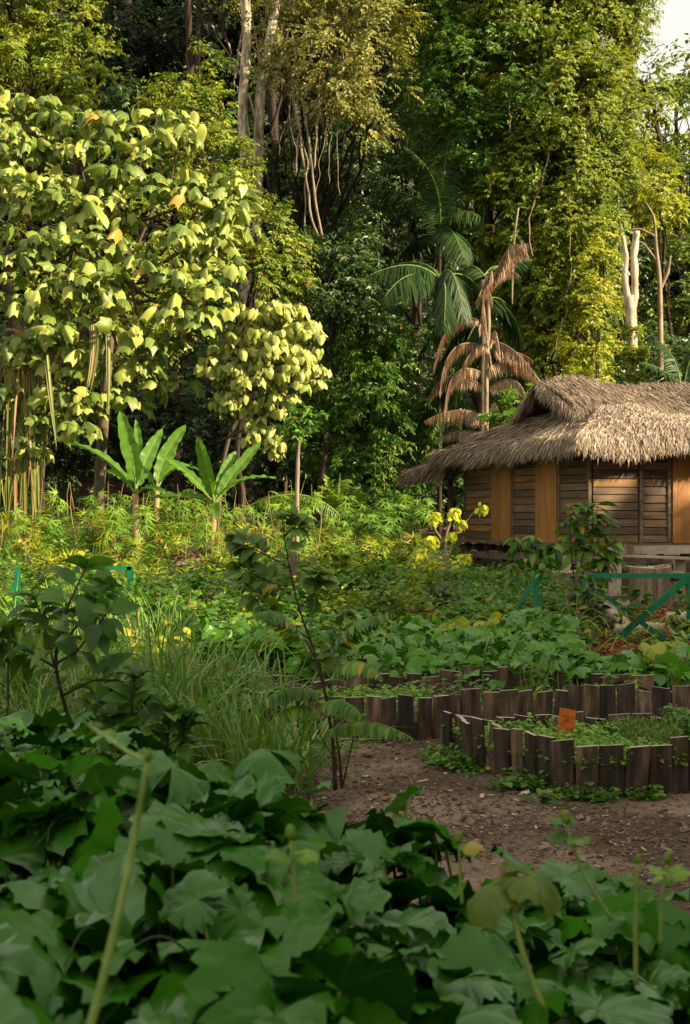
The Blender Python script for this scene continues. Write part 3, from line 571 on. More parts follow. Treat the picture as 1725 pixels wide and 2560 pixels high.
# ------------------------------------------------------------------ palms
def bez(p0, p1, p2, n=26):
    t = np.linspace(0, 1, n)[:, None]; return (1 - t) ** 2 * p0 + 2 * t * (1 - t) * p1 + t * t * p2
def strip_leaflets(mb, pos, d0, length, width, sag, up, rg, seg=3, start=0):
    """pos (n,3), d0 (n,3) initial direction: strips that bend down"""
    n = len(pos); r = rg.random(n); g = rg.random() * np.ones(n)
    t = np.linspace(0, 1, seg + 1); X = nrm(np.cross(d0, up))
    V = np.zeros((n, seg + 1, 2, 3))
    for i, q in enumerate(t):
        c = pos + d0 * (length * q)[:, None] + np.array([0, 0, -1.0]) * (sag * length * q * q)[:, None]
        w = width * (1 - q) ** .6 * (1 if i else .5) + .001
        V[:, i, 0] = c - X * w[:, None] if np.ndim(w) else c - X * w
        V[:, i, 1] = c + X * w[:, None] if np.ndim(w) else c + X * w
    base = (np.arange(n) * 2 * (seg + 1))[:, None, None]
    q = np.array([[2*i, 2*i+1, 2*i+3, 2*i+2] for i in range(seg)])[None] + base
    tt = np.zeros((n, seg + 1, 2, 4)); tt[..., 0] = r[:, None, None]; tt[..., 1] = g[:, None, None]; tt[..., 2] = t[None, :, None]; tt[..., 3] = .3
    mb.add(V.reshape(-1, 3), {4: q.reshape(-1, 4)}, tt.reshape(-1, 4))
def frond(mb, sb, p0, p1, p2, ll, wd, hang=.4, n=44, rr=.02, rg=None, spread=1.0, lift=0.0):
    rg = rg or R; c = bez(p0, p1, p2, n); tan = nrm(np.gradient(c, axis=0))
    sb.tube(c[::3] if n > 12 else c, np.linspace(rr, rr * .25, len(c[::3] if n > 12 else c)), 5, cap=False)
    t = np.linspace(0, 1, n); env = np.clip(np.sin(pi * (t * .88 + .1)) ** .55, .2, 1)
    side = nrm(np.cross(tan, np.array([0, 0, 1.0]) + .001)); upv = nrm(np.cross(side, tan))
    for s in (-1, 1):
        for jit in (0, .5):
            q = c + tan * 0.02 * jit + rg.normal(0, .004, (n, 3))
            jt = .1 if hang < 1 else .16
            d = nrm(side * s * spread * (1 - hang * .6) + tan * .55 + upv * lift + np.array([0, 0, -1.0]) * hang + rg.normal(0, jt, (n, 3)))
            strip_leaflets(mb, q, d, ll * env * rg.uniform(.85 if hang < 1 else .65, 1.1, n), np.full(n, wd), np.full(n, .25 + hang * .5), upv + rg.normal(0, .15, (n, 3)), rg)
def palm(name, label, cat, base, fr, mat, trunk_pts, tr, ll, wd, hang, seed=0, bark='bark', group=None, part='fronds', each='frond', n=44, stemm='stem'):
    rg = np.random.default_rng(seed); root = thing(name, (base[0], base[1], float(gz(*base))), label, cat, group)
    if trunk_pts:
        tp = np.array([P(*q) for q in trunk_pts]); tp[0][2] = float(gz(tp[0][0], tp[0][1])) - .1
        s = np.linspace(0, 1, len(tp)); t = np.linspace(0, 1, 24); tp = np.stack([np.interp(t, s, tp[:, k]) for k in range(3)], 1)
        tb = MB(); tb.tube(tp, tr * (1 + .06 * (np.arange(24) % 2)) * np.linspace(1.1, .8, 24), 9, rough=.03); put(tb, 'trunk', M[bark], root)
    for f in fr:
        mb = MB(); sb = MB(); dep = f[3] if len(f) > 3 else 0; L2 = f[4] if len(f) > 4 else 1
        d0 = base[1]; p0 = P(f[0][0], f[0][1], d0); p1 = P(f[1][0], f[1][1], d0 + dep * .5); p2 = P(f[2][0], f[2][1], d0 + dep)
        frond(mb, sb, p0, p1, p2, ll * L2, wd, hang if len(f) < 6 else f[5], rg=rg, n=n)
        fo = put(mb, each, M[mat], root, smooth=True); st = put(sb, 'rachis', M[stemm], root); st.parent = fo
    return root
palm('green_palm', 'tall green palm with one yellow frond arching left', 'palm', (2.4, 36),
     [((1100,560),(1110,430),(1012,368),-.6,.9), ((1100,580),(1090,470),(930,476),.8,.9), ((1102,570),(1108,470),(1180,420),.8,1), ((1102,590),(1130,500),(1200,540),-1,1), ((1103,600),(1120,520),(1160,650),-1.6,1),
      ((1098,600),(1060,560),(1010,640),1.2,.8), ((1100,600),(1130,560),(1230,610),1,.8), ((1100,560),(1106,440),(1125,330),.5,.8)], 'palm', [(1098,1200,36),(1100,900,36),(1098,700,36),(1100,560,36)], .06, .66, .022, .35, seed=41, bark='twig')
palm('green_palm', 'drooping green palm with two long fronds reaching left', 'palm', (2.1, 32),
     [((1100,700),(1040,630),(920,690),-1,1,.5), ((1100,720),(1030,640),(960,745),-1.5,1,.6), ((1100,700),(1080,640),(985,660),1,.9,.3), ((1100,700),(1130,620),(1160,790),-1,1.1,.6), ((1100,710),(1150,640),(1230,760),1,1,.5), ((1100,720),(1120,660),(1110,820),-1.5,1,.7)], 'palm', None, .07, .6, .022, .4, seed=42, bark='vine')
palm('green_palm', 'dark green palm half hidden by the brown fronds of the dead palm', 'palm', (2.9, 33.5),
     [((1200,760),(1120,740),(1040,900),.5,1,.6), ((1200,780),(1150,720),(1090,860),1,1,.6), ((1200,760),(1270,700),(1300,860),.5,1,.6), ((1200,800),(1120,820),(1060,1010),.5,1,.6), ((1200,800),(1170,820),(1120,1000),-.5,1,.6), ((1200,850),(1260,830),(1310,960),.5,1,.6), ((1200,900),(1130,900),(1100,1090),.2,1,.6),
      ((1210,690),(1180,640),(1150,690),.5,.8,.5), ((1210,690),(1240,640),(1290,690),.5,.8,.5), ((1210,690),(1260,650),(1320,640),.5,.8,.4), ((1190,900),(1090,950),(1040,1080),.5,1,.6)], 'palm', [(1205,1200,33.5),(1206,900,33.5),(1208,700,33.5)], .1, .6, .024, .5, seed=43)
palm('dead_palm', 'dead palm hung with tiers of brown drooping fronds left of the hut roof', 'palm', (3.15, 32),
     [((1195,800),(1110,770),(1084,925),-.6,.62,1.3), ((1195,862),(1110,835),(1100,985),-.8,.62,1.3), ((1200,930),(1120,890),(1112,1030),-.8,.62,1.3), ((1205,965),(1100,900),(1068,1008),0,.62,1.3), ((1222,1050),(1160,1000),(1062,1052),-.3,.7,1.3),
      ((1235,855),(1290,860),(1355,960),-.6,.62,1.3), ((1215,930),(1280,860),(1350,965),.4,.62,1.3), ((1225,970),(1290,920),(1312,985),-.6,.6,1.3), ((1225,860),(1240,780),(1250,900),-.8,.45,1.4), ((1213,790),(1200,700),(1222,880),-1,.4,1.4), ((1200,830),(1200,720),(1230,920),-.8,.4,1.4),
      ((1226,1030),(1235,980),(1250,1040),-.8,.4,1.4), ((1230,760),(1215,660),(1205,780),-.5,.45,1.4), ((1235,700),(1280,560),(1320,640),-.4,.7,1.4), ((1215,720),(1290,600),(1318,610),0,.7,1.3), ((1220,700),(1240,640),(1215,740),-.4,.5,1.4), ((1190,760),(1230,640),(1300,690),.2,.5,1.3),
      ((1222,870),(1180,840),(1140,960),-.6,.5,1.3), ((1235,880),(1290,870),(1330,900),0,.62,1.3), ((1225,1090),(1150,1060),(1090,1100),.2,.5,1.3)],
     'straw', [(1216,1180,32.1),(1216,950,32.1),(1222,800,32.1),(1216,690,32.1)], .05, .31, .013, 1.3, seed=44, bark='vine', n=66, stemm='straw')
for pts, r, lab in [([(1280,760,32.6),(1282,640,32.6),(1290,560,32.6),(1296,520,32.6)], .022, 'pale curved dry stem right of the dead palm top')]:
    q = np.array([P(*a) for a in pts]); mb = MB(); mb.tube(np.stack([np.interp(np.linspace(0,1,14), np.linspace(0,1,len(q)), q[:,k]) for k in range(3)], 1), r, 6, rough=.06)
    tag(mb.build('dry_stem', M['vine'], loc=q[0]), lab, 'stem')
palm('small_palm', 'small fan of green palm fronds at the right edge above the roof', 'palm', (7.6, 32), [((1700,1000),(1690,920),(1600,905),-.5,.8), ((1705,1000),(1700,880),(1640,850),.5,.8), ((1705,1000),(1720,880),(1750,860),.5,.8), ((1700,1000),(1670,940),(1610,950),0,.8)], 'palm', None, .05, .5, .02, .35, seed=45)
palm('yellow_palm', 'short bright yellow green palm seedling left of the hut', 'palm', (-.2, 27.5), [((835,1300),(842,1220),(800,1215),-.3,.6), ((835,1300),(840,1190),(872,1200),.3,.6), ((835,1300),(860,1230),(885,1240),-.2,.5), ((835,1300),(830,1210),(815,1190),.1,.5), ((835,1300),(848,1220),(850,1185),0,.5)], 'palmy', None, .03, .42, .022, .15, seed=46, n=20)
palm('fallen_frond', 'arched ferny frond bending over the undergrowth right of the bananas', 'frond', (-1, 27), [((850,1290),(760,1190),(600,1275),-.3,.6,.9), ((840,1290),(750,1210),(640,1250),.3,.5,.9)], 'guava', None, .03, .3, .011, .9, seed=47, each='blade')

# ------------------------------------------------------------------ strap-leaved clump at the left edge, and long hanging straps
def straps(name, label, cat, items, mat, base, width, group=None):
    root = thing(name, (base[0], base[1], float(gz(*base))), label, cat, group); mb = MB(); rg = np.random.default_rng(len(items))
    for p0, p1, p2, w in items:
        c = bez(p0, p1, p2, 14); tan = nrm(np.gradient(c, axis=0)); X = nrm(np.cross(tan, np.array([.3, -1, .1]) + rg.normal(0, .3, 3)))
        t = np.linspace(0, 1, 14); ww = w * np.clip(np.sin(pi * (t * .8 + .2)) ** .5, .08, 1)
        nz = np.cross(X, tan)
        V = np.stack([c - X * ww[:, None] + nz * ww[:, None] * .5, c, c + X * ww[:, None] + nz * ww[:, None] * .5], 1)
        q = [[3*i+a, 3*i+a+1, 3*i+a+4, 3*i+a+3] for i in range(13) for a in (0, 1)]
        tt = np.zeros((14, 3, 4)); tt[..., 0] = rg.random(); tt[..., 1] = rg.random(); tt[..., 2] = t[:, None]; tt[:, 1, 3] = 1
        mb.add(V.reshape(-1, 3), {4: q}, tt.reshape(-1, 4))
    put(mb, 'leaves', M[mat], root); return root
rg = np.random.default_rng(77); items = []
for k in range(44):
    x = rg.uniform(-30, 150) if k % 3 else rg.uniform(-10, 90); y1 = rg.uniform(1080, 1300); d = 27.5 + rg.uniform(-.6, .6); top = rg.uniform(810, 1010)
    items.append((P(x * .5 + 30, 850 + rg.uniform(-30, 60), d), P(x + rg.normal(0, 15), top, d - .2), P(x + rg.normal(0, 12), y1, d - .3 + rg.normal(0, .3)), rg.uniform(.009, .022)))
for k in range(24):
    x = rg.uniform(0, 110); items.append((P(x, rg.uniform(1330, 1400), 27.5), P(x + rg.normal(0, 15), 1150, 27.3), P(x + rg.normal(0, 50), rg.uniform(830, 1050), 27.2), rg.uniform(.02, .04)))
for k in range(24):
    items.append((P(30 + rg.normal(0, 15), 860 + rg.normal(0, 20), 27.4), P(rg.uniform(0, 140), rg.uniform(780, 850), 27.2), P(rg.uniform(100, 260), rg.uniform(800, 960), 27), rg.uniform(.02, .035)))
straps('strap_leaved_clump', 'tall clump of straw and green strap leaves hanging at the left edge', 'plant', items, 'strap', (-6.7, 27.5), .03)
for i, (x, y0, y1, xx, lab) in enumerate([(232, 830, 1000, 215, 'bundle of long striped strap leaves hanging left of the bananas'), (272, 840, 1020, 268, 'single long drooping strap leaf right of the striped bundle'), (120, 900, 1090, 138, 'long arching strap leaf beside the pale lobed leaves')]):
    it = [(P(x + k * 4 - 6, y0 - rg.uniform(0, 20), 26.2), P(x + k * 5, (y0 + y1) / 2 - 40, 26.1), P(xx + k * 3, y1 + rg.uniform(-40, 30), 26), .025) for k in range(5 if i == 0 else 2)]
    straps('hanging_strap_leaf', lab, 'leaf', it, 'strap', (PX(x, 26.2), 26.2), .03, 'strap leaves hanging left of the bananas')

# ------------------------------------------------------------------ banana plants
def banana_leaf(root, p0, p1, p2, w, rg, flat=None, tear=.12):
    n = 22; c = bez(p0, p1, p2, n); tan = nrm(np.gradient(c, axis=0)); t = np.linspace(0, 1, n); w = w * .7; tear = .3
    face = np.array([0, -1, .25]) if flat is None else np.array(flat, float)
    X = nrm(np.cross(tan, face)); Z = np.cross(X, tan)
    bt = np.clip((t - .14) / .86, 0, 1); ww = w * np.clip(np.sin(pi * bt ** .8), 0, 1) ** .42
    ww = np.where(t < .14, .012, ww); ww[-1] = .01
    mb = MB(); V = []; TT = []
    A = np.array([-1, -.66, -.33, 0, .33, .66, 1])
    for i in range(n):
        e = 1 - tear * rg.random(2) * (rg.random(2) < .4)
        for a in A:
            k = e[0] if a < 0 else e[1]
            V.append(c[i] + X[i] * a * ww[i] * k + Z[i] * (abs(a) * ww[i] * .35 - .06 * (a * a) * ww[i] + .02 * sin(i * 2.3 + a * 2) * abs(a)))
            TT.append([.5 + .3 * sin(i * 1.9), rg.random() * .1 + .4, t[i], 1 - abs(a)])
    q = [[7*i+j, 7*i+j+1, 7*i+7+j+1, 7*i+7+j] for i in range(n - 1) for j in range(6)]
    mb.add(V, {4: q}, np.array(TT)); lf = put(mb, 'leaf', M['banana'], root)
    sb = MB(); sb.tube(c - Z * .012, np.linspace(.028, .006, n), 6); s = put(sb, 'midrib', M['stem'], root); s.parent = lf
def banana(label, basepx, d, stem_top, leaves, seed):
    rg = np.random.default_rng(seed); x = PX(basepx[0], d); root = thing('banana_plant', (x, d, float(gz(x, d))), label, 'banana plant', 'banana plants in the clearing')
    p = np.array([[x, d, float(gz(x, d)) - .05], P(stem_top[0] - 4, stem_top[1] + 120, d), P(stem_top[0], stem_top[1], d)])
    c = bez(p[0], p[1], p[2], 14); sb = MB(); sb.tube(c, np.linspace(.1, .05, 14), 9, rough=.05, rng=rg); put(sb, 'stem', M['petiole'], root)
    for lf in leaves:
        a, b, w = lf[:3]; dd = lf[3] if len(lf) > 3 else 0
        banana_leaf(root, P(stem_top[0], stem_top[1], d), P(a[0], a[1], d + dd * .5), P(b[0], b[1], d + dd), w, rg, lf[4] if len(lf) > 4 else None)
banana('largest banana plant with one upright paddle leaf, left of the others', (352, 1400), 25, (340, 1235), [((335,1130),(300,1028),.235,-.2), ((352,1130),(340,1050),.13,.4), ((345,1170),(406,1072),.2,.3,(.4,-1,.2)), ((280,1130),(166,1106),.13,.2,(0,-.5,1)), ((300,1170),(252,1180),.14,.5,(0,-.5,1)), ((370,1200),(420,1240),.12,-.4,(0,-.6,1))], 51)
banana('banana plant partly behind the largest one, leaves leaning right', (395, 1400), 26.5, (392, 1225), [((392,1150),(465,1062),.2,.2,(.3,-1,.2)), ((400,1160),(440,1130),.15,.4), ((420,1140),(500,1175),.15,.6,(0,-.6,1)), ((360,1150),(330,1200),.12,.5)], 52)
banana('banana plant with broken lower leaf, rightmost of the three', (520, 1400), 25, (535, 1260), [((520,1180),(495,1093),.2,-.3,(-.4,-1,.1)), ((570,1190),(652,1105),.17,.3,(.2,-1,.5)), ((560,1170),(590,1130),.15,.4), ((580,1180),(690,1195),.11,.2,(0,-.4,1)), ((530,1260),(545,1300),.14,-.8), ((480,1180),(405,1140),.14,.5,(0,-.6,1)), ((500,1230),(370,1245),.13,.6,(0,-.6,1))], 53)
bare_trunk('thin_sapling', 'thin straight pale sapling trunk right of the banana plants', 'tree', [(742,1400,24),(742,1250,24),(746,1120,24),(750,1060,24)], [.045,.038,.03,.02], 'vine')
tw = MB(); foliage(tw, [B(735,1048,24,40,30,.25), B(765,1055,24,25,25,.2), B(748,1080,24,30,20,.2)], .12, T_narrow, lump=.14, cov=1.2, twigs=5, per=5, cull=.9, wx=1.5)
tag(tw.build('sapling_leaves', M['fresh'], smooth=False, loc=P(742,1080,24)), 'sparse tuft of leaves topping the thin pale sapling', 'sapling')

# ------------------------------------------------------------------ the thatched hut
M['wall'] = noise_mat('weathered_board', [(.25, (.09,.058,.036)), (.5, (.17,.112,.07)), (.75, (.27,.185,.12))], (.5, .5, 6), 3.0, 8, rough=.7, bump=.2, tintmix=[(0,(.45,.45,.47)),(.5,(.95,.92,.9)),(.85,(1.15,1.1,1.0)),(.93,(1.5,1.05,.4)),(1,(1.5,1.1,.45))])
M['door'] = noise_mat('orange_timber', [(.25, (.2,.085,.022)), (.5, (.32,.145,.04)), (.75, (.42,.21,.07))], (7, 7, .6), 2.5, 8, rough=.55, bump=.25, spec=.35, tintmix=[(0,(.8,.78,.75)),(1,(1.12,1.1,1.1))])
M['beam'] = noise_mat('grey_timber', [(.25, (.05,.038,.028)), (.5, (.15,.11,.08)), (.75, (.28,.21,.155))], (.6, 4, 4), 3, 8, rough=.85, bump=.5)
M['palebeam'] = noise_mat('pale_sawn_timber', [(.25, (.3,.24,.16)), (.75, (.55,.47,.34))], (.6, 4, 4), 3, 8, rough=.8)
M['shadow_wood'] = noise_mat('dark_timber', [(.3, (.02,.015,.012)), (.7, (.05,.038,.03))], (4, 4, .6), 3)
M['matt'] = noise_mat('thatch_underlay', [(.3, (.03,.021,.015)), (.7, (.08,.058,.04))], (1, 1, 1), 14, bump=.6)
M['concrete'] = noise_mat('concrete_post', [(.3, (.26,.2,.14)), (.5, (.42,.34,.25)), (.72, (.55,.46,.36))], (1, 1, 1), 6, bump=.6, bdist=.02)
HA = radians(20); HU = np.array([cos(HA), sin(HA), 0]); HV = np.array([-sin(HA), cos(HA), 0]); HZ = np.array([.0, 0, 1.0])
HO = np.array([4.375, 25.0, 0.0])
def H(u, v, z): return HO + HU * u + HV * v + HZ * z
HAX = np.array([HU, HV, HZ])
g0 = float(gz(4.4, 25)); FL = 1.0; EV = 2.52; RZ = 4.05; HW = 5.25; HL = 7.5
def hut():
    root = thing('thatched_hut', (HO[0], HO[1], g0), 'raised timber hut with a shaggy grey palm thatch roof and orange plank doors', 'hut')
    rg = np.random.default_rng(61)
    def boards(name, along, n0, a0, a1, z0, z1, outn, seed):
        r = np.random.default_rng(seed); mb = MB(); z = z0
        while z < z1:
            h = r.uniform(.13, .155); hh = min(h, z1 - z)
            c = (a0 + a1) / 2; L = (a1 - a0)
            tilt = .035
            p = n0(c) ; ax = HAX.copy()
            size = (L, .02, hh - .016) if along == 'u' else (.02, L, hh - .016)
            cc = p + np.array([0, 0, z + hh / 2]) + outn * (.004 * r.random())
            # tilted lap board: lower edge proud
            aa = np.array(ax); k = 1 if along == 'u' else 0
            tz = nrm(HZ - outn * tilt * 3); aa[2] = tz; aa[k] = nrm(ax[k] - tz * np.dot(ax[k], tz))
            aa[1 - k] = ax[1 - k] + np.array([0, 0, r.normal(0, .002)])
            mb.box(cc, size, aa, (r.random(), r.random(), r.random(), 0)); z += hh
        return put(mb, name, M['wall'], root, False)
    nL = -HU; nR = -HV
    Lf = lambda v: HO + HV * v; Rf = lambda u: HO + HU * u
    for i, (a, b) in enumerate([(.06, 1.08), (2.0, 2.97), (3.91, 5.2)]):
        boards('wall', 'v', Lf, a, b, FL + .04, EV + .3, nL, 70 + i)
    for i, (a, b) in enumerate([(.06, .98), (1.1, 1.6), (3.0, 7.3)]):
        boards('wall', 'u', Rf, a, b, FL + .04, EV + .3, nR, 80 + i)
    for v in (0, 1.09, 1.99, 2.98, 3.9, 5.25):
        mb = MB(); mb.box(H(-.012, v, (FL + EV) / 2 + .1), (.06, .05, EV - FL + .3), HAX, (.3, 0, 0, 0)); put(mb, 'frame', M['beam'], root, False)
    for u in (1.04, 1.63, 2.95, 7.3):
        mb = MB(); mb.box(H(u, -.012, (FL + EV) / 2 + .1), (.07, .06, EV - FL + .3), HAX, (.3, 0, 0, 0)); put(mb, 'frame', M['beam'], root, False)
    def door(u_or_v, side, w, npl):
        mb = MB(); r = np.random.default_rng(int(u_or_v * 100))
        for k in range(npl):
            a = u_or_v - w / 2 + w * (k + .5) / npl; gap = .012 if k == npl // 2 - 1 + .0 else .003
            if side == 'v': mb.box(H(-.05 - .003 * r.random(), a, (FL + EV) / 2 + .08), (.03, w / npl - gap, EV - FL + .1), HAX, (r.random(), r.random(), 0, 0))
            else: mb.box(H(a, -.05 - .003 * r.random(), (FL + EV) / 2 + .08), (w / npl - gap, .03, EV - FL + .1), HAX, (r.random(), r.random(), 0, 0))
        return put(mb, 'door', M['door'], root, False)
    door(1.54, 'v', .84, 4); door(3.44, 'v', .86, 4); door(2.3, 'u', 1.24, 6)
    # floor, fascia, joists, stilts
    mb = MB(); mb.box(H(HL / 2 - .1, HW / 2, FL - .0), (HL + .2, HW + .1, .07), HAX); put(mb, 'floor', M['beam'], root, False)
    mb = MB(); mb.box(H(-.16, HW / 2, FL - .02), (.05, HW + .5, .05), HAX); mb.box(H(-.1, HW / 2 + .3, FL - .28), (.05, HW + .9, .13), HAX)
    mb.box(H(HL / 2, -.1, FL - .02), (HL, .05, .05), HAX); mb.box(H(HL / 2, -.06, FL - .28), (HL, .05, .13), HAX)
    put(mb, 'floor_beam', M['beam'], root, False)
    for k in range(9):
        mb = MB(); mb.box(H(.05, .4 + k * .58, FL - .13), (.5, .06, .12), HAX); put(mb, 'joist', M['shadow_wood'], root, False)
    for (u, v) in [(.05, .02), (.05, 1.8), (.05, 3.5), (.05, 5.25), (2.4, .02), (4.8, .02), (7.3, .02), (2.4, 5.2), (4.8, 5.2), (2.4, 2.6)]:
        mb = MB(); b = H(u, v, 0); gg = float(gz(b[0], b[1])); mb.box(H(u, v, (gg - .1 + FL - .05) / 2), (.11, .11, FL + .05 - gg), HAX); put(mb, 'stilt', M['beam'], root, False)
    mb = MB(); b = H(.2, 6.5, 0); gg = float(gz(b[0], b[1])); mb.tube([H(.2, 6.5, gg - .1), H(.22, 6.5, 2.55)], [.07, .06], 8); put(mb, 'porch_post', M['bark'], root)
    mb = MB(); mb.box(H(-.05, 5.9, FL - .25), (.06, 1.6, .1), HAX); mb.box(H(-.05, 5.9, FL - .12), (.06, 1.6, .05), HAX); put(mb, 'porch_rail', M['beam'], root, False)
    mb = MB(); mb.box(H(1.2, -.55, FL - .07), (1.1, .28, .14), HAX); put(mb, 'step', M['palebeam'], root, False)
    mb = MB()
    for u in (.75, 1.65): mb.box(H(u, -.5, FL - .34), (.08, .2, .4), HAX)
    mb.box(H(2.1, -.95, FL - .24), (2.2, .3, .04), HAX); put(mb, 'step_frame', M['beam'], root, False)
    # ---- roof
    o = .6; ug = .95; gw = 1.32; zg = 3.42; u0 = .5; ze = EV + .24; vm = HW / 2; Lr = HL + .8
    hip = [(-o, HW + .5, ze), (-o, -o, ze), (ug, vm - gw, zg), (ug, vm + gw, zg)]     # eave a->b, top b'->a'
    front_lo = [(-o, -o, ze), (Lr, -o, ze), (Lr, vm - gw, zg), (ug - .1, vm - gw, zg)]
    front_up = [(ug - .42, vm - gw - .06, zg - .03), (Lr, vm - gw, zg), (Lr, vm, RZ), (u0 - .12, vm, RZ)]
    back_lo = [(Lr, HW + .5, ze), (-o, HW + .5, ze), (ug - .1, vm + gw, zg), (Lr, vm + gw, zg)]
    back_up = [(Lr, vm + gw, zg), (ug - .42, vm + gw + .06, zg - .03), (u0 - .12, vm, RZ), (Lr, vm, RZ)]
    porch = [(-o + .1, 7.55, 2.38), (-o + .1, HW - .2, 2.5), (1.2, HW - .2, 3.0), (1.2, 7.55, 2.75)]
    porch_f = [(-o + .1, 7.5, 2.3), (-o + .1, 7.6, 2.3), (2.2, 7.6, 2.6), (2.2, 7.5, 2.8)]
    strands = {'roof': [hip, front_lo, front_up, back_lo, back_up], 'porch_roof': [porch]}
    def bil(q, s, t):
        q = np.array([H(*a) for a in q]); s = s[..., None]; t = t[..., None]
        return (q[0] * (1 - s) + q[1] * s) * (1 - t) + (q[3] * (1 - s) + q[2] * s) * t
    def sagf(p): return .06 * np.sin(p[..., 0] * 1.9 + p[..., 1] * 1.1) + .03 * np.sin(p[..., 0] * 4.7 - p[..., 1] * 2.3)
    for nm, faces in strands.items():
        ub = MB(); tb = MB()
        for q in faces:
            s, t = np.meshgrid(np.linspace(0, 1, 25), np.linspace(0, 1, 13)); p = bil(q, s, t); p[..., 2] += sagf(p) + .09
            i = np.arange(12)[:, None] * 25; j = np.arange(24)[None, :]; Q = np.stack([i + j, i + j + 1, i + 26 + j, i + 25 + j], -1).reshape(-1, 4)
            lo = p.copy(); lo[..., 2] -= .24
            ub.add(p.reshape(-1, 3), {4: Q}); ub.add(lo.reshape(-1, 3), {4: Q[:, ::-1]})
            # rim closing the underlay
            for row in (np.arange(25), 300 + np.arange(25), np.arange(13) * 25, np.arange(13) * 25 + 24):
                a = p.reshape(-1, 3)[row]; b = lo.reshape(-1, 3)[row]; m = len(row)
                ub.add(np.concatenate([a, b]), {4: [[k, k + 1, m + k + 1, m + k] for k in range(m - 1)]})
            qa = np.array([H(*a) for a in q]); area = .5 * np.linalg.norm(np.cross(qa[2] - qa[0], qa[3] - qa[1]))
            n = int(area * (2100 if q is not back_lo and q is not back_up else 250)); s = rg.random(n); t = rg.random(n) * 1.04 - .03
            eave = rg.random(n) < .17; t = np.where(eave, rg.uniform(-.02, .05, n), t)
            # rows of bundled thatch
            rows = np.round(t * 9) / 9 + rg.normal(0, .022, n); t = np.where((rg.random(n) < .45) & ~eave, np.clip(rows, 0, 1), t)
            P0 = bil(q, s, t); P0[:, 2] += sagf(P0) + .09 - .17 * rg.random(n) * eave
            tq = nrm(bil(q, s, np.full(n, 0.0)) - bil(q, s, np.full(n, 1.0))); se = nrm(qa[1] - qa[0]); nn = nrm(np.cross(se, -tq)); nn = np.where(nn[:, 2:3] < 0, -nn, nn)
            dn = nrm(nrm(tq * 1.0 + np.array([0, 0, -.12])))
            d = nrm(dn + se * rg.normal(0, .28, (n, 1)) + nn * rg.normal(.07, .10, (n, 1)))
            ln = rg.uniform(.14, .36, n) * np.where(eave, .75, 1); P0 = P0 - dn * (ln * .5)[:, None] + nn * rg.uniform(.0, .07, (n, 1))
            P0 = np.where(eave[:, None], P0 + dn * .1 + np.array([0, 0, -.02]), P0)
            sagk = np.where(eave | (t < .05), rg.uniform(.3, .7, n), rg.uniform(.0, .22, n))
            strip_leaflets(tb, P0, d, ln, rg.uniform(.006, .013, n), sagk, nn + rg.normal(0, .45, (n, 3)), rg, seg=2)
        o1 = put(ub, nm, M['matt'], root, True); o2 = put(tb, 'thatch', M['thatch'], root); o2.parent = o1
        tv = o2.data.attributes['tint']
    # ragged gable edge and ridge straw
    eb = MB()
    for a, b in (((ug - .45, vm - gw - .08, zg - .06), (u0 - .15, vm, RZ)), ((ug - .45, vm + gw + .08, zg - .06), (u0 - .15, vm, RZ))):
        n = 1900; t = rg.random(n)[:, None]; p = H(*a) * (1 - t) + H(*b) * t + rg.normal(0, .03, (n, 3)); dn = nrm(H(*a) - H(*b))
        d = nrm(dn * 1.0 - HU * rg.uniform(-.2, .8, (n, 1)) + np.array([0, 0, -.25]) + rg.normal(0, .25, (n, 3)))
        strip_leaflets(eb, p + np.array([0, 0, .04]), d, rg.uniform(.12, .3, n), rg.uniform(.006, .011, n), rg.uniform(.1, .5, n), np.array([-.4, -.3, .8]) + rg.normal(0, .4, (n, 3)), rg, seg=2)
    n = 5000; u = rg.uniform(u0 - .15, Lr, n); p = np.stack([H(a, vm, RZ + .05) for a in u]) + rg.normal(0, .03, (n, 3)); sd = np.where(rg.random(n) < .7, -1, 1)[:, None]
    d = nrm(HV * sd + np.array([0, 0, -.3]) + rg.normal(0, .35, (n, 3)))
    strip_leaflets(eb, p, d, rg.uniform(.15, .35, n), rg.uniform(.006, .012, n), rg.uniform(.2, .6, n), np.array([0, -.3, .9]) + rg.normal(0, .4, (n, 3)), rg, seg=2)
    put(eb, 'ridge_thatch', M['thatch'], root)
    # recessed gable
    mb = MB(); ur = ug + .45
    mb.add([H(ur, vm - gw, zg - .15), H(ur, vm + gw, zg - .15), H(ur, vm, RZ - .05), H(ur + .05, vm - gw, zg - .15), H(ur + .05, vm + gw, zg - .15), H(ur + .05, vm, RZ - .05)], {3: [[0, 1, 2], [5, 4, 3]]}); put(mb, 'gable', M['shadow_wood'], root, False)
    mb = MB(); mb.box(H(ur - .04, vm, zg + .13), (.05, 2 * gw * .8, .15), HAX, (.6, 0, 0, 0)); put(mb, 'gable_board', M['wall'], root, False)
    mb = MB(); mb.box(H(.05, HW / 2, (FL + EV) / 2 + .17), (.02, HW - .1, EV - FL + .3), HAX); mb.box(H(HL / 2, .05, (FL + EV) / 2 + .17), (HL - .1, .02, EV - FL + .3), HAX); put(mb, 'gap_shade_panel', M['shadow_wood'], root, False)  # dark panels added behind the boards to stop light in the gaps
    # inside floor of the hut is closed by the walls; back wall
    mb = MB(); mb.box(H(HL / 2, HW - .02, (FL + EV) / 2), (HL, .04, EV - FL), HAX, (.4, 0, 0, 0)); put(mb, 'back_wall', M['wall'], root, False)
    return root
hut()

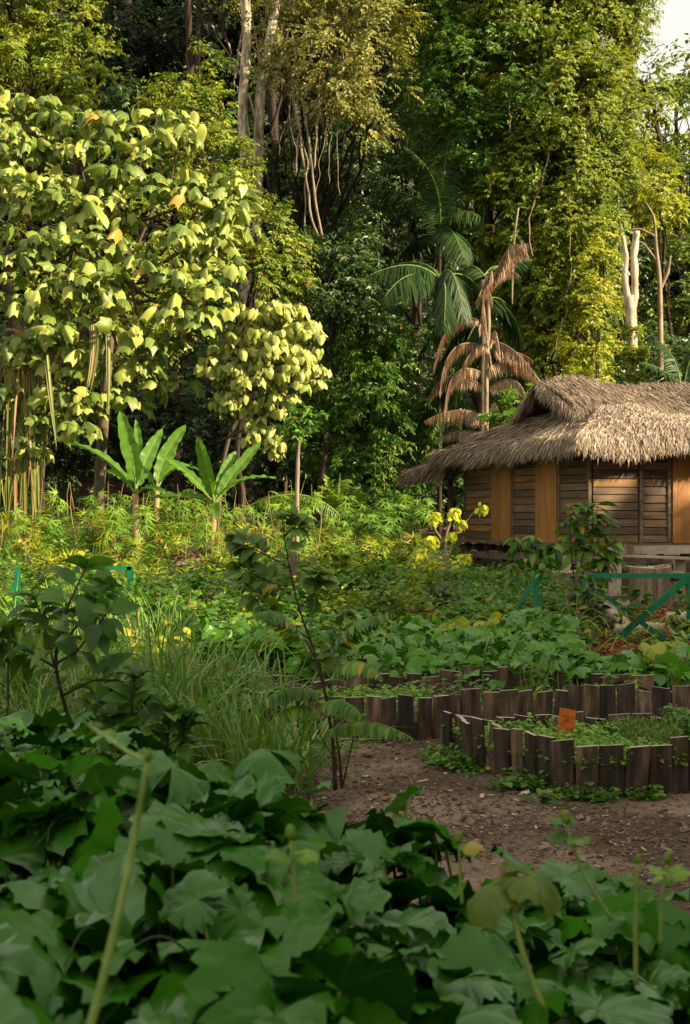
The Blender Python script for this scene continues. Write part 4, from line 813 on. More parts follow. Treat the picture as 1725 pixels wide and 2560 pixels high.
# ------------------------------------------------------------------ stumps, posts and timber lying round the hut
M['cutwood'] = noise_mat('cut_log_side', [(.3, (.06,.038,.026)), (.5, (.2,.135,.095)), (.7, (.38,.28,.2))], (7, 7, .5), 2.2, 8, rough=.9, bump=.7, bdist=.02)
M['cuttop'] = noise_mat('cut_log_end', [(.3, (.3,.24,.17)), (.7, (.48,.4,.3))], (2, 2, 2), 5)
def stump(label, px, py_base, d, wpx, hpx, cat='stump', name='log_stump', mat='cutwood', top='cuttop', group='cut log stumps in front of the hut', ecc=1.0):
    rg = np.random.default_rng(int(px)); x = PX(px, d); r = wpx / 2 * d / F; h = hpx * d / F; z0 = EYE + (CY - py_base) / F * d
    z0 = float(gz(x, d)) if z0 < float(gz(x, d)) else z0
    root = thing(name, (x, d, z0), label, cat, group); n = 40; th = np.linspace(0, 2 * pi, n, endpoint=False)
    rr = r * (1 + .05 * np.sin(th * 3 + 1) + .03 * np.sin(th * 7) + .012 * rg.standard_normal(n)); V = []
    zs = [-.12, 0, .3 * h, .6 * h, .93 * h, h]
    for k, z in enumerate(zs):
        f = [1.06, 1.04, 1.0, .985, .975, .95][k]
        V += [[x + cos(a) * q * f, d + sin(a) * q * f * ecc, z0 + z + (.03 * h * sin(a * 2 + 1) if k > 3 else 0)] for a, q in zip(th, rr)]
    mb = MB(); mb.add(V, {4: [[k*n+j, k*n+(j+1)%n, (k+1)*n+(j+1)%n, (k+1)*n+j] for k in range(5) for j in range(n)]}); put(mb, 'bark', M[mat], root)
    tb = MB(); tp = np.array(V[-n:]); c = tp.mean(0); tb.add(np.concatenate([tp, [c + [0, 0, .01]]]), {3: [[j, (j+1) % n, n] for j in range(n)]}); put(tb, 'cut_face', M[top], root)
    return root
stump('widest log stump, loaded with split bark, behind the green gate', 1612, 1520, 21.5, 136, 98)
stump('half hidden stump left of the green gate, with a square block on it', 1392, 1500, 22.0, 100, 72)
stump('tall narrow stump between the two wide ones', 1482, 1500, 21.2, 70, 105)
stump('low stump with a flat pale top left of the gate post', 1352, 1500, 22.6, 70, 68)
def slab(label, px0, px1, py0, py1, d, mat, name, cat, depth=.16, lean=0.0, seed=0, group=None, px0t=None, px1t=None):
    rg = np.random.default_rng(seed); px0t = px0 if px0t is None else px0t; px1t = px1 if px1t is None else px1t
    b = [P(px0, py1, d), P(px1, py1, d)]; t = [P(px0t, py0, d), P(px1t, py0, d)]
    n = 7; V = []
    for k in range(n):
        f = k / (n - 1); l = b[0] * (1 - f) + t[0] * f; r = b[1] * (1 - f) + t[1] * f; w = rg.normal(0, .008, 4)
        V += [l + [w[0], 0, 0], r + [w[1], 0, 0], r + [w[2], depth, .0], l + [w[3], depth, 0]]
    mb = MB(); mb.add(V, {4: [[4*k+j, 4*k+(j+1)%4, 4*k+4+(j+1)%4, 4*k+4+j] for k in range(n-1) for j in range(4)] + [[3,2,1,0],[4*n-4,4*n-3,4*n-2,4*n-1]]})
    base = (b[0] + b[1]) / 2; o = mb.build(name, M[mat], smooth=False, loc=base); return tag(o, label, cat, group)
slab('pale rough stone post standing left of the widest stump', 1520, 1552, 1357, 1490, 21.0, 'concrete', 'stone_post', 'post', seed=1, px0t=1530, px1t=1556)
slab('pale rough stone post at the right edge behind the gate', 1686, 1712, 1398, 1530, 21.8, 'concrete', 'stone_post', 'post', seed=2, px0t=1690, px1t=1715)
slab('short sawn block standing on the planks by the hut step', 1566, 1586, 1363, 1396, 21.6, 'cutwood', 'wooden_block', 'block', seed=3)
slab('dark square block standing on the half hidden stump', 1372, 1408, 1392, 1428, 22.0, 'bark', 'wooden_block', 'block', seed=4, depth=.2)
slab('upright pale offcut beside the dark square block', 1410, 1426, 1388, 1428, 21.9, 'concrete', 'wooden_block', 'block', seed=5, depth=.1)
for px0, px1, y0, y1, d, h, lab in [(1505, 1722, 1387, 1396, 21.7, 11, 'long weathered plank lying across the stone posts'), (1470, 1722, 1516, 1522, 23.5, 10, 'low board lying on the ground behind the stumps')]:
    a = P(px0, y0, d); b = P(px1, y1, d); mb = MB(); ux = nrm(b - a); ax = np.array([ux, nrm(np.cross([0, 0, 1], ux)), [0, 0, 1]])
    mb.box((a + b) / 2, (np.linalg.norm(b - a), .28, .035), ax); tag(mb.build('plank', M['palebeam'], smooth=False, loc=(a + b) / 2), lab, 'plank', 'planks lying by the stumps')
def log(label, a, b, r, mat='pale_bark', cat='log', group=None, seed=0, rough=.12):
    rg = np.random.default_rng(seed); n = 14; q = wobble(a, b, n, .03, rg); mb = MB(); mb.tube(q, r * (1 + rg.normal(0, .07, n)), 9, rough=rough, rng=rg)
    return tag(mb.build('log', M[mat], loc=np.array(a)), label, cat, group)
rg = np.random.default_rng(9)
for i, (x0, y0, x1, y1, r, lab) in enumerate([(1552,1424,1600,1430,.045,'grey split bark chunk at the left of the pile on the widest stump'),(1585,1420,1640,1424,.05,'ragged grey bark slab on top of the pile on the widest stump'),(1600,1432,1650,1432,.045,'orange streaked bark chunk at the front of the bark pile'),(1640,1424,1672,1420,.06,'short thick log end at the right of the bark pile'),(1672,1440,1702,1440,.065,'short pale log resting right of the widest stump'),(1560,1436,1610,1438,.04,'thin bark strip at the foot of the bark pile')]):
    log(lab, P(x0, y0, 21.2 + .1 * (i % 3)), P(x1, y1, 21.5), r, 'vine' if i in (2, 3, 4) else 'bark', group='bark pieces heaped on the widest stump', seed=i, rough=.2)
log('long pale split log leaning down to the right behind the gate', P(1480, 1492, 18.4), np.array([PX(1590,17.8), 17.8, .08]), .06, 'concrete', seed=21)
log('dark rotten log beneath the long pale split log', P(1478, 1515, 18.8), np.array([PX(1560,18.2), 18.2, .07]), .09, 'bark', seed=22)
log('thick pale log lying on the ground below the gate brace', np.array([PX(1535,17.9), 17.9, .1]), np.array([PX(1660,17.8), 17.8, .12]), .075, 'concrete', seed=23)
log('pale log on the ground at the right edge beyond the gate', np.array([PX(1665,19.3), 19.3, .15]), np.array([PX(1730,19.2), 19.2, .15]), .08, 'concrete', seed=24)
for i, (px, py) in enumerate([(1530, 1505), (1548, 1512)]):
    d = 20.5; mb = MB(); c = np.array([PX(px, d), d + i * .1, float(gz(PX(px, d), d)) + .1])
    for dx in (-.14, -.0, .14): mb.box(c + [dx, 0, 0], (.035, .14, .18))
    for dy in (-.07, .07): mb.box(c + [0, dy, 0], (.318, .025, .176))
    tag(mb.build('concrete_block', M['concrete'], smooth=False, loc=c), ['hollow concrete block nearest the stone post', 'hollow concrete block touching the widest stump'][i], 'block', 'concrete blocks by the stumps')

# ------------------------------------------------------------------ green metal gate and fence
M['green_paint'] = noise_mat('green_paint', [(.25, (.0,.10,.045)), (.6, (.003,.17,.075)), (.85, (.02,.21,.10))], (1, 1, 1), 9, rough=.38, bump=.15, spec=.5)
M['wire'] = noise_mat('green_wire', [(.3, (.01,.07,.045)), (.7, (.03,.12,.08))], (1, 1, 1), 9, rough=.5)
def bar(mb, a, b, w, t=.006, ang=True, n0=(0, -1, 0)):
    """L-shaped steel angle from a to b: one flange faces the camera, one goes back"""
    a = np.array(a, float); b = np.array(b, float); ux = nrm(b - a); f = np.array(n0, float); v = nrm(np.cross(ux, f)); f = np.cross(v, ux); L = np.linalg.norm(b - a); c = (a + b) / 2
    ax = np.array([ux, f, v]); mb.box(c, (L, t, w), ax)
    if ang: mb.box(c - f * w * .5 + v * (w / 2 + .003) * (1 if v[2] > 0 else -1), (L, w, t), ax)
GD = 17.0
def gate():
    root = thing('metal_gate', (PX(1450, GD), GD, 0), 'green angle iron gate panel with crossed braces and wire mesh, right edge', 'gate')
    L0 = PX(1452, GD); R0 = PX(1730, GD); zt = EYE + (CY - 1440) / F * GD; zb = .06
    fb = MB(); bar(fb, (L0, GD, zt), (R0, GD, zt), .055); put(fb, 'rail', M['green_paint'], root, False)
    fb = MB(); bar(fb, (L0, GD - .008, zb), (L0, GD - .008, zt), .045); put(fb, 'post', M['green_paint'], root, False)
    fb = MB(); bar(fb, (R0 - .03, GD - .008, zb), (R0 - .03, GD - .008, zt), .045); put(fb, 'post', M['green_paint'], root, False)
    fb = MB(); bar(fb, P(1462, 1452, GD - .02), P(1662, 1600, GD - .02), .055); put(fb, 'brace', M['green_paint'], root, False)
    fb = MB(); bar(fb, P(1552, 1592, GD - .035), P(1718, 1448, GD - .035), .07); put(fb, 'brace', M['green_paint'], root, False)
    wb = MB(); s = .075
    x = L0 - 1.2
    while x < R0:
        for sg in (1, -1):
            pts = []; m = 14
            for k in range(m):
                z = zb + (zt - zb) * k / (m - 1); xx = x + sg * (z - zb) * .8 + (.0 if sg > 0 else .8 * (zt - zb))
                if L0 < xx < R0: pts.append((xx, GD + .012 + .004 * sg, z))
            if len(pts) > 1: wb.tube(pts, .0016, 3, cap=False)
        x += s
    put(wb, 'wire_mesh', M['wire'], root)
gate()
def gpost(label, px, py0, py1, d, w=.045, brace=None, group='green fence posts across the garden'):
    root = thing('fence_post', (PX(px, d), d, float(gz(PX(px, d), d))), label, 'post', group)
    fb = MB(); bar(fb, (PX(px, d), d, float(gz(PX(px, d), d)) - .05), P(px, py0, d), w); put(fb, 'upright', M['green_paint'], root, False)
    if brace: fb = MB(); bar(fb, P(brace[0], brace[1], d - .02), P(brace[2], brace[3], d - .02), .04, n0=(0, -1, 0)); put(fb, 'brace', M['green_paint'], root, False)
gpost('green post with a dark sloping brace, left of the gate', 1342, 1428, 1540, 17.2, .055, (1345, 1445, 1268, 1552))
gpost('thin green post standing in the weeds left of the hut', 1010, 1420, 1470, 19, .04)
gpost('thin green post in the weeds near the sapling', 792, 1421, 1460, 19, .045)
gpost('green post poking out of the grass at the left edge', 44, 1418, 1460, 17, .07, (44, 1440, 30, 1480))
r_ = thing('metal_fence', (PX(325, 18), 18, 0), 'green fence corner with a short top rail in the grass at left', 'fence')
fb = MB(); bar(fb, P(228, 1421, 18), P(328, 1421, 18), .045); put(fb, 'rail', M['green_paint'], r_, False)
fb = MB(); bar(fb, P(325, 1520, 18), P(325, 1416, 18), .085); put(fb, 'upright', M['green_paint'], r_, False)
fb = MB()
for z in (1435, 1450): fb.tube([P(328, z, 18), P(560, z + 2, 18.3), P(792, z, 19)], .0035, 4)
tag(fb.build('fence_wire', M['wire'], loc=P(328, 1435, 18)), 'thin green wires strung between the left fence corner and the sapling', 'wire')
slab('split grey wooden post behind the guava sapling', 724, 742, 1383, 1440, 18, 'cutwood', 'wooden_post', 'post', seed=8, depth=.06)
slab('low round wooden stake right of the split grey post', 776, 790, 1392, 1425, 20, 'cutwood', 'wooden_post', 'post', seed=9, depth=.06)
# mound of dry straw behind the left fence
mb = MB(); rgm = np.random.default_rng(4); n = 5000; a = rgm.uniform(0, 6.28, n); rr = np.sqrt(rgm.random(n)); x = PX(515, 24) + 1.1 * rr * np.cos(a); y = 24 + .9 * rr * np.sin(a)
z = gz(x, y) + .75 * (1 - rr ** 2) + .02; d = nrm(np.stack([rgm.normal(0, 1, n), rgm.normal(0, 1, n), rgm.normal(0, .3, n)], -1))
strip_leaflets(mb, np.stack([x, y, z], -1), d, rgm.uniform(.1, .3, n), rgm.uniform(.006, .014, n), np.full(n, .3), nrm(rgm.normal(0, 1, (n, 3))), rgm, seg=2)
tag(mb.build('straw_heap', M['straw'], loc=(PX(515, 24), 24, float(gz(PX(515, 24), 24)))), 'low heap of dry straw and soil behind the left fence', 'heap')

# ------------------------------------------------------------------ board edging of the garden beds
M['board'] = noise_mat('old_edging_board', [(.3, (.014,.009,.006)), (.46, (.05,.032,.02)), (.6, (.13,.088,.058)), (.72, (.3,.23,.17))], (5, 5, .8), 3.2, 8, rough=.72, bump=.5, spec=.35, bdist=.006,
                       tintmix=[(0,(.35,.33,.34)),(.45,(.75,.7,.68)),(.8,(1.25,1.2,1.15)),(1,(1.9,1.8,1.7))], lit_endgrain=(.42,.34,.27))  # board tops: pale cut ends with sky light put into the colour
def edging(label, pts, seed, w=(.105, .15), h=(.25, .31), gap=.009, tall=None, zadd=0.0, thick=.022):
    rg = np.random.default_rng(seed); pts = np.array(pts, float); seg = np.linalg.norm(np.diff(pts, axis=0), axis=1); s = np.concatenate([[0], seg.cumsum()])
    root = thing('bed_edging', (pts[0][0], pts[0][1], float(gz(pts[0][0], pts[0][1]))), label, 'bed edging', 'board edgings of the garden beds')
    a = 0.0
    while a < s[-1] - .05:
        ww = rg.uniform(*w); g = gap + (rg.random() < .12) * rg.uniform(.01, .04)
        c = [np.interp(a + ww / 2, s, pts[:, k]) for k in (0, 1)]; c0 = [np.interp(a, s, pts[:, k]) for k in (0, 1)]; c1 = [np.interp(a + ww, s, pts[:, k]) for k in (0, 1)]
        ux = nrm(np.array([c1[0] - c0[0], c1[1] - c0[1], 0])); yaw = rg.normal(0, .035); ux = np.array([ux[0] * cos(yaw) - ux[1] * sin(yaw), ux[0] * sin(yaw) + ux[1] * cos(yaw), rg.normal(0, .016)]); ux = nrm(ux)
        vz = nrm(np.array([0, 0, 1.0]) + rg.normal(0, .045, 3)); vy = nrm(np.cross(vz, ux)); vz = np.cross(ux, vy)
        hh = rg.uniform(*h); z0 = float(gz(c[0], c[1])) - .08
        mb = MB(); nb = 6; T1 = (rg.random(), rg.random(), rg.random(), 0); V = []
        wl = ww - g; th = thick * rg.uniform(.8, 1.3); topn = rg.normal(0, .006, 2)
        for k in range(nb):
            f = k / (nb - 1); e = rg.normal(0, .0015, 4); zz = f * (hh + .08)
            for m_, (sx, sy) in enumerate([(-1, -1), (1, -1), (1, 1), (-1, 1)]):
                V.append(np.array([c[0], c[1], z0]) + ux * (sx * wl / 2 + e[m_]) + vy * (sy * th / 2) + vz * (zz + (topn[0] * sx if k == nb - 1 else 0)))
        mb.add(V, {4: [[4*k+j, 4*k+(j+1)%4, 4*k+4+(j+1)%4, 4*k+4+j] for k in range(nb-1) for j in range(4)] + [[3,2,1,0],[4*nb-4,4*nb-3,4*nb-2,4*nb-1]]}, T1)
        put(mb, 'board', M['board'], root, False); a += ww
    return root
def gp(px, py, z=0.0): d = (EYE - z) * F / (py - CY); return (PX(px, d), d)
front = [gp(1500+0,1790,.28), gp(1400,1788,.28), gp(1300,1786,.28), gp(1210,1781,.28), gp(1150,1779,.28), gp(1122,1784,.28), (PX(1114, 9.12), 9.12), gp(1146,1898), gp(1181,1925), gp(1240,1944), gp(1324,1962), gp(1400,1980), gp(1480,1986), gp(1560,1986), gp(1640,1984), gp(1780,1975), gp(1815,1950)]
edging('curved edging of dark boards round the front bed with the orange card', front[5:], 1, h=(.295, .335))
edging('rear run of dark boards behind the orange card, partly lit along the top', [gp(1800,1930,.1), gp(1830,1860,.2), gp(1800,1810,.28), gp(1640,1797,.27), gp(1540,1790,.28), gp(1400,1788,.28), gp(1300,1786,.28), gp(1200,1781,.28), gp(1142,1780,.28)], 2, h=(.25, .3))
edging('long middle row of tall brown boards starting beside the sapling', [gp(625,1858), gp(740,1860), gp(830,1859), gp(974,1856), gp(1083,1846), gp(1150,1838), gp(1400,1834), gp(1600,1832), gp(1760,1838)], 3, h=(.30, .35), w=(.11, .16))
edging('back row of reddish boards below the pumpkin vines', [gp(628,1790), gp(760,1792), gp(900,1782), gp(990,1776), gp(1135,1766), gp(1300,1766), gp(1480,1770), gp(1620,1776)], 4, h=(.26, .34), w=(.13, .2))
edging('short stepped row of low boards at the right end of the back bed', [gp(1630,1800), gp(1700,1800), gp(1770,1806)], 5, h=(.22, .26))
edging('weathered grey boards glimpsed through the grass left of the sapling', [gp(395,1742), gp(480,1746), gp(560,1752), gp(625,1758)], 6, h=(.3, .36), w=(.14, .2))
# raised soil inside the beds
def bed(label, poly, z, name='bed_soil'):
    poly = np.array(poly); c = poly.mean(0); n = len(poly); mb = MB(); V = [[*c, z + .04]]; m = 6; rg = np.random.default_rng(n)
    for k in range(1, m + 1):
        q = c + (poly - c) * (k / m) * .985
        V += [[x, y, z + .04 * (1 - k / m) + rg.normal(0, .006)] for x, y in q]
    V += [[x, y, -.02] for x, y in (c + (poly - c) * .985)]
    f3 = [[0, 1 + j, 1 + (j + 1) % n] for j in range(n)]; f4 = [[1+(k-1)*n+j, 1+k*n+j, 1+k*n+(j+1)%n, 1+(k-1)*n+(j+1)%n] for k in range(1, m + 1) for j in range(n)]
    mb.add(V, {3: f3, 4: f4}); tag(mb.build(name, M['matt']), label, kind='structure')
front_poly = [p for p in front[4:]] + [gp(1760,1795,.28), gp(1640,1797,.27), gp(1540,1790,.28), gp(1400,1788,.28), gp(1300,1786,.28), gp(1200,1781,.28)]
bed('dark soil filling the front bed', front_poly, .13)
mid_poly = [gp(625,1856), gp(830,1857), gp(974,1854), gp(1083,1844), gp(1150,1836), gp(1400,1832), gp(1760,1836), gp(1760,1778), gp(1480,1772), gp(1135,1768), gp(900,1784), gp(640,1792)]
bed('dark soil filling the middle bed', mid_poly, .12)

# orange card with three lines of faint writing
M['card'] = noise_mat('orange_card', [(.3, (.42,.10,.012)), (.7, (.55,.15,.02))], (1, 1, 1), 20, rough=.6, bump=.1)
M['ink'] = noise_mat('faded_ink', [(.3, (.12,.05,.02)), (.7, (.2,.08,.03))], (1, 1, 1), 60)
def card():
    d = 8.75; tl = P(1400.5, 1769, d); tr = P(1440, 1777, d); br = P(1435, 1842, d); bl_ = P(1393, 1832, d)
    root = thing('plant_label', tuple((bl_ + br) / 2), 'small tilted orange card with three faint lines of writing in the front bed', 'plant label')
    mb = MB(); th = np.array([0, .006, 0]); mb.add([tl, tr, br, bl_, tl + th, tr + th, br + th, bl_ + th], {4: [[3,2,1,0],[4,5,6,7],[0,1,5,4],[1,2,6,5],[2,3,7,6],[3,0,4,7]]}); put(mb, 'card', M['card'], root, False)
    rg = np.random.default_rng(3); ib = MB()
    def at(u, v): return (tl * (1 - u) + tr * u) * (1 - v) + (bl_ * (1 - u) + br * u) * v + np.array([0, -.0015, 0])
    for v, u0, u1 in ((.29, .2, .82), (.40, .38, .62), (.47, .3, .72)):
        u = u0
        while u < u1:
            w = rg.uniform(.015, .035); pts = [at(u + w * k / 4, v + .018 * sin(k * 2.1 + u * 40)) for k in range(5)]
            ib.tube(pts, .0009, 3, cap=False); u += w + (.03 if rg.random() < .2 else .008)
    put(ib, 'writing', M['ink'], root)
    sb = MB(); m = (bl_ + br) / 2; sb.tube([m + [0, .012, .08], m + [0, .012, -.16]], .005, 6); put(sb, 'stake', M['petiole'], root)
card()

# ------------------------------------------------------------------ low planting and weeds
def herb(mb, x, y, h, rad, leaf, T, n, z0=None, rg=None, up=.6, wx=1.0, droop=.15):
    """scatter of small stems with leaves; arrays x,y of plant positions"""
    rg = rg or R; k = np.repeat(np.arange(len(x)), n); m = len(k)
    h = np.broadcast_to(h, (len(x),)); a = rg.uniform(0, 2 * pi, m); rr = rad * rg.random(m) ** .6
    t = rg.random(m); px = x[k] + rr * np.cos(a) * (.4 + .6 * t); py = y[k] + rr * np.sin(a) * (.4 + .6 * t)
    g = gz(px, py) if z0 is None else np.broadcast_to(z0, (len(x),))[k]
    pos = np.stack([px, py, g + h[k] * (t ** .7) * rg.uniform(.7, 1.1, m)], -1)
    fw = nrm(np.stack([np.cos(a), np.sin(a), up - droop + rg.normal(0, .4, m)], -1)); upv = nrm(np.stack([-.4 * np.cos(a), -.4 * np.sin(a) - .2, np.ones(m)], -1) + rg.normal(0, .35, (m, 3)))
    Ts = T if isinstance(T, list) else [T]; w = rg.integers(0, len(Ts), m); gg = np.clip(rg.normal(.5, .25, len(x)), 0, 1)[k]
    for i, tt in enumerate(Ts):
        q = w == i; mb.inst(tt, pos[q], fw[q], upv[q], leaf * rg.uniform(.55, 1.25, q.sum()), rg.random(q.sum()), gg[q], wx)
    NLEAF[0] += m
def inpoly(poly, n, rg):
    poly = np.array(poly); lo = poly.min(0); hi = poly.max(0); out = []
    while len(out) < n:
        p = rg.uniform(lo, hi); x, y = p; c = False; j = len(poly) - 1
        for i in range(len(poly)):
            if (poly[i][1] > y) != (poly[j][1] > y) and x < (poly[j][0] - poly[i][0]) * (y - poly[i][1]) / (poly[j][1] - poly[i][1]) + poly[i][0]: c = not c
            j = i
        if c: out.append(p)
    return np.array(out)
rg = np.random.default_rng(12)
# herbs in the front bed
q = inpoly(front_poly, 560, rg); q = q[(q[:, 0] > PX(1270, 8.5)) | (rg.random(len(q)) < .5)]
mb = MB(); herb(mb, q[:, 0], q[:, 1], rg.uniform(.03, .13, len(q)), .07, .034, T_oval, 26, .14, rg, wx=1.5); tag(mb.build('herb_cover', M['herb']), 'low bright green herbs covering the front bed', kind='stuff')
x = rg.uniform(PX(1560, 8.6), PX(1680, 8.6), 70); y = rg.uniform(8.3, 8.9, 70); mb = MB(); herb(mb, x, y, .14, .04, .035, T_narrow, 44, .15, rg, up=1.4); tag(mb.build('rosemary_plant', M['guava'], loc=(PX(1620, 8.6), 8.6, .15)), 'feathery blue green herb standing above the low cover in the front bed', 'plant')
x = rg.uniform(PX(1690, 8.7), PX(1740, 8.7), 40); y = rg.uniform(8.5, 9, 40); mb = MB(); herb(mb, x, y, .2, .06, .03, T_oval, 40, .15, rg, wx=1.7); tag(mb.build('herb_bush', M['fresh'], loc=(PX(1715, 8.7), 8.7, .15)), 'dense small leaved herb at the right end of the front bed', 'plant')
# weeds at the foot of the front edging
fp = np.array(front[6:]); s = rg.random(170); seg = (s * (len(fp) - 1)).astype(int); f = s * (len(fp) - 1) - seg
c = fp[seg] * (1 - f)[:, None] + fp[np.minimum(seg + 1, len(fp) - 1)] * f[:, None]
keep = (np.sin(s * 34) > .35) | (s < .22); c = c[keep] + np.stack([rg.normal(-.06, .07, keep.sum()), -np.abs(rg.normal(.05, .05, keep.sum()))], -1)
mb = MB(); herb(mb, c[:, 0], c[:, 1], rg.uniform(.03, .12, len(c)), .06, .032, T_oval, 26, None, rg, wx=1.6); tag(mb.build('creeping_weeds', M['fresh']), 'creeping weeds growing along the foot of the front boards', kind='stuff')
x = rg.uniform(2.3 - 1.35, 1.25, 60); y = rg.uniform(8.6, 9.2, 60); mb = MB(); herb(mb, x - .35, y, rg.uniform(.04, .14, 60), .1, .04, T_oval, 30, None, rg, wx=1.6); tag(mb.build('weed_clump', M['fresh'], loc=(.7, 8.9, 0)), 'spreading leafy weed at the left corner of the front bed', 'plant')
for i, (px, py) in enumerate([(1404, 2008), (1345, 2006), (1250, 1975), (1490, 1990)]):
    d = 5600 / (py - CY); x = np.array([PX(px, d)]); mb = MB(); herb(mb, x, np.array([d]), .07, .05, .075, T_oval, 11, None, rg, wx=1.3, up=.5)
    tag(mb.build('seedling', M['fresh'], loc=(x[0], d, 0)), ['broad leaved seedling alone on the mulch before the boards', 'small seedling just left of the broad leaved one', 'seedling tucked under the curve of the boards', 'seedling at the foot of the boards right of the middle'][i], 'seedling', 'seedlings sprouting in the mulch')
# middle bed: herbs and little plants
q = inpoly(mid_poly, 420, rg); dens = (q[:, 0] < PX(1080, 10.5)) | (rg.random(len(q)) < .1); q = q[dens]
mb = MB(); herb(mb, q[:, 0], q[:, 1], rg.uniform(.03, .14, len(q)), .09, .05, T_oval, 24, .12, rg, wx=1.2); tag(mb.build('bed_weeds', M['herb']), 'mixed green weeds in the middle bed behind the tall boards', kind='stuff')
for i, (px, py, h, lab) in enumerate([(1330, 1735, .34, 'narrow leaved seedling standing tall in the middle bed'), (1065, 1730, .22, 'pale leaved seedling at the left of the middle bed'), (1130, 1735, .24, 'second pale leaved seedling, right of the first'), (1512, 1735, .26, 'broad leaved plant near the right end of the middle bed'), (1585, 1730, .24, 'yellowish twig plant right of the broad leaved one'), (1215, 1735, .2, 'thin leggy seedling at the centre of the middle bed')]):
    d = 10.45 + .1 * (i % 3); x = PX(px, d); root = thing('seedling', (x, d, .12), lab, 'seedling', 'young plants in the middle bed'); sb = MB(); mb = MB()
    for k in range(5 if i == 0 else 3):
        e = np.array([x + rg.normal(0, .07), d + rg.normal(0, .05), .12 + h * rg.uniform(.8, 1.2)]); w = wobble([x, d, .1], e, 7, .05, rg); sb.tube(w, .005, 5, cap=False)
        for t in range(2, 7):
            for _ in range(2):
                a = rg.uniform(0, 6.28); mb.inst(T_long if i in (0, 4) else T_oval, w[t][None], nrm(np.array([[cos(a), sin(a) * .7, .1]])), np.array([[0, -.2, 1.0]]), .11 if i in (0,) else .075)
    put(sb, 'stems', M['stem'], root); put(mb, 'leaves', M['yellow' if i == 4 else 'fresh'], root)

# pumpkin vines: bed behind the boards
def canopy_leaves(T, pos, size, rg, tiltmean=(0, -.12, 1), tilt=.38):
    n = len(pos); up = nrm(np.array(tiltmean, float) + rg.normal(0, tilt, (n, 3))); a = rg.uniform(0, 2 * pi, n); f = np.stack([np.cos(a), np.sin(a), np.zeros(n)], -1)
    f = nrm(f - up * (f * up).sum(1, keepdims=True)); return f, up
def pumpkin(mb, sb, pos, size, T, rg, tilt=.38, stems=True, sn=5, sr=.004, tm=(0, -.12, 1)):
    f, up = canopy_leaves(T, pos, size, rg, tilt=tilt, tiltmean=tm); w = rg.integers(0, len(T), len(pos)); sz = size * rg.uniform(.5, 1.25, len(pos)); g = np.clip(rg.normal(.5, .3, len(pos)), 0, 1)
    for i, t in enumerate(T):
        k = w == i; mb.inst(t, pos[k], f[k], up[k], sz[k], rg.random(k.sum()), g[k])
    NLEAF[0] += len(pos)
    if stems:
        for p, u in zip(pos, up):
            b = np.array([p[0] + rg.normal(0, .07), p[1] + rg.normal(0, .07), 0]); b[2] = float(gz(b[0], b[1]))
            sb.tube(bez(b, p * .6 + b * .4 + np.array([0, 0, .02]) - np.array([f[0][0], f[0][1], 0]) * .03, p - u * .004, sn), np.linspace(sr * 1.3, sr, sn), 4, cap=False)
def patch2():
    rg = np.random.default_rng(21); mb = MB(); sb = MB(); n = 3500
    d = 11.3 + 5.6 * rg.random(n) ** 1.15; px = rg.uniform(470, 2200, n); x = PX(px, d)
    front_d = np.interp(px, [470, 600, 900, 1100, 1500, 1790], [13.5, 12.6, 11.8, 11.5, 11.3, 11.1]); k = d > front_d; d = d[k]; x = x[k]; px = px[k]
    # ground is bare behind the gate at right
    k = ~((px > 1440) & (d > 12.7 + (1440 < px) * .2 * np.sin(x * 5))); d = d[k]; x = x[k]; px = px[k]
    top = .42 + .07 * np.sin(x * 3.1 + d * 1.3) + .05 * np.sin(x * 7 - d * 2); top = top * np.interp(d, [11.2, 12, 16.5], [.75, 1, .9])
    z = gz(x, d) + top * (1 - .75 * rg.random(len(x)) ** 1.8)
    pumpkin(mb, sb, np.stack([x, d, z], -1), .165, T_pump_lo, rg, sn=4, sr=.0045, tm=(0, -.2, 1), tilt=.52)
    root = thing('pumpkin_bed', (2, 12, 0), None, None); root['kind'] = 'stuff'
    o = mb.build('pumpkin_vines', M['pump2']); tag(o, 'sprawling pumpkin vines with broad green leaves behind the board edgings', kind='stuff')
    s = sb.build('vine_stems', M['stem'], o); bpy.data.objects.remove(root)
    # tendrils and straw-coloured runners
    tb = MB()
    for k in range(60):
        x = rg.uniform(-1, 4); d = rg.uniform(11.6, 15.5); p = np.array([x, d, .4 + float(gz(x, d))]); a = rg.uniform(0, 6.28)
        t = np.linspace(0, 1, 10)[:, None]; tb.tube(p + t * np.array([cos(a) * .3, sin(a) * .3, .05]) + np.array([0, 0, 1.0]) * .09 * np.sin(t * pi), .003, 4, cap=False)
    tb.build('tendrils', M['lime'], o)
patch2()
def yellow_patch(lab, px0, px1, d0, d1, n, seed):
    rg = np.random.default_rng(seed); d = rg.uniform(d0, d1, n); x = PX(rg.uniform(px0, px1, n), d); mb = MB(); sb = MB()
    pumpkin(mb, sb, np.stack([x, d, gz(x, d) + rg.uniform(.2, .5, n)], -1), .15, T_pump_lo, rg, sn=4, tm=(0, -.3, 1), tilt=.55)
    o = mb.build('yellowing_vine', M['yellow'], loc=(PX((px0 + px1) / 2, d0), d0, 0)); tag(o, lab, 'vine'); sb.build('vine_stems', M['stem'], o, loc=(PX((px0 + px1) / 2, d0), d0, 0))['kind'] = 'stuff'
yellow_patch('yellowing pumpkin vine at the right edge below the gate', 1600, 1725, 11.7, 12.8, 34, 1)
yellow_patch('yellowing withered vine beside the grass at left', 310, 500, 12.5, 14.5, 34, 2)
yellow_patch('few yellow leaves in the middle of the pumpkin vines', 1060, 1260, 14.3, 15.2, 22, 3)
yellow_patch('bright yellow drooping leaves left of the guava sapling', 540, 610, 15, 16, 8, 4)

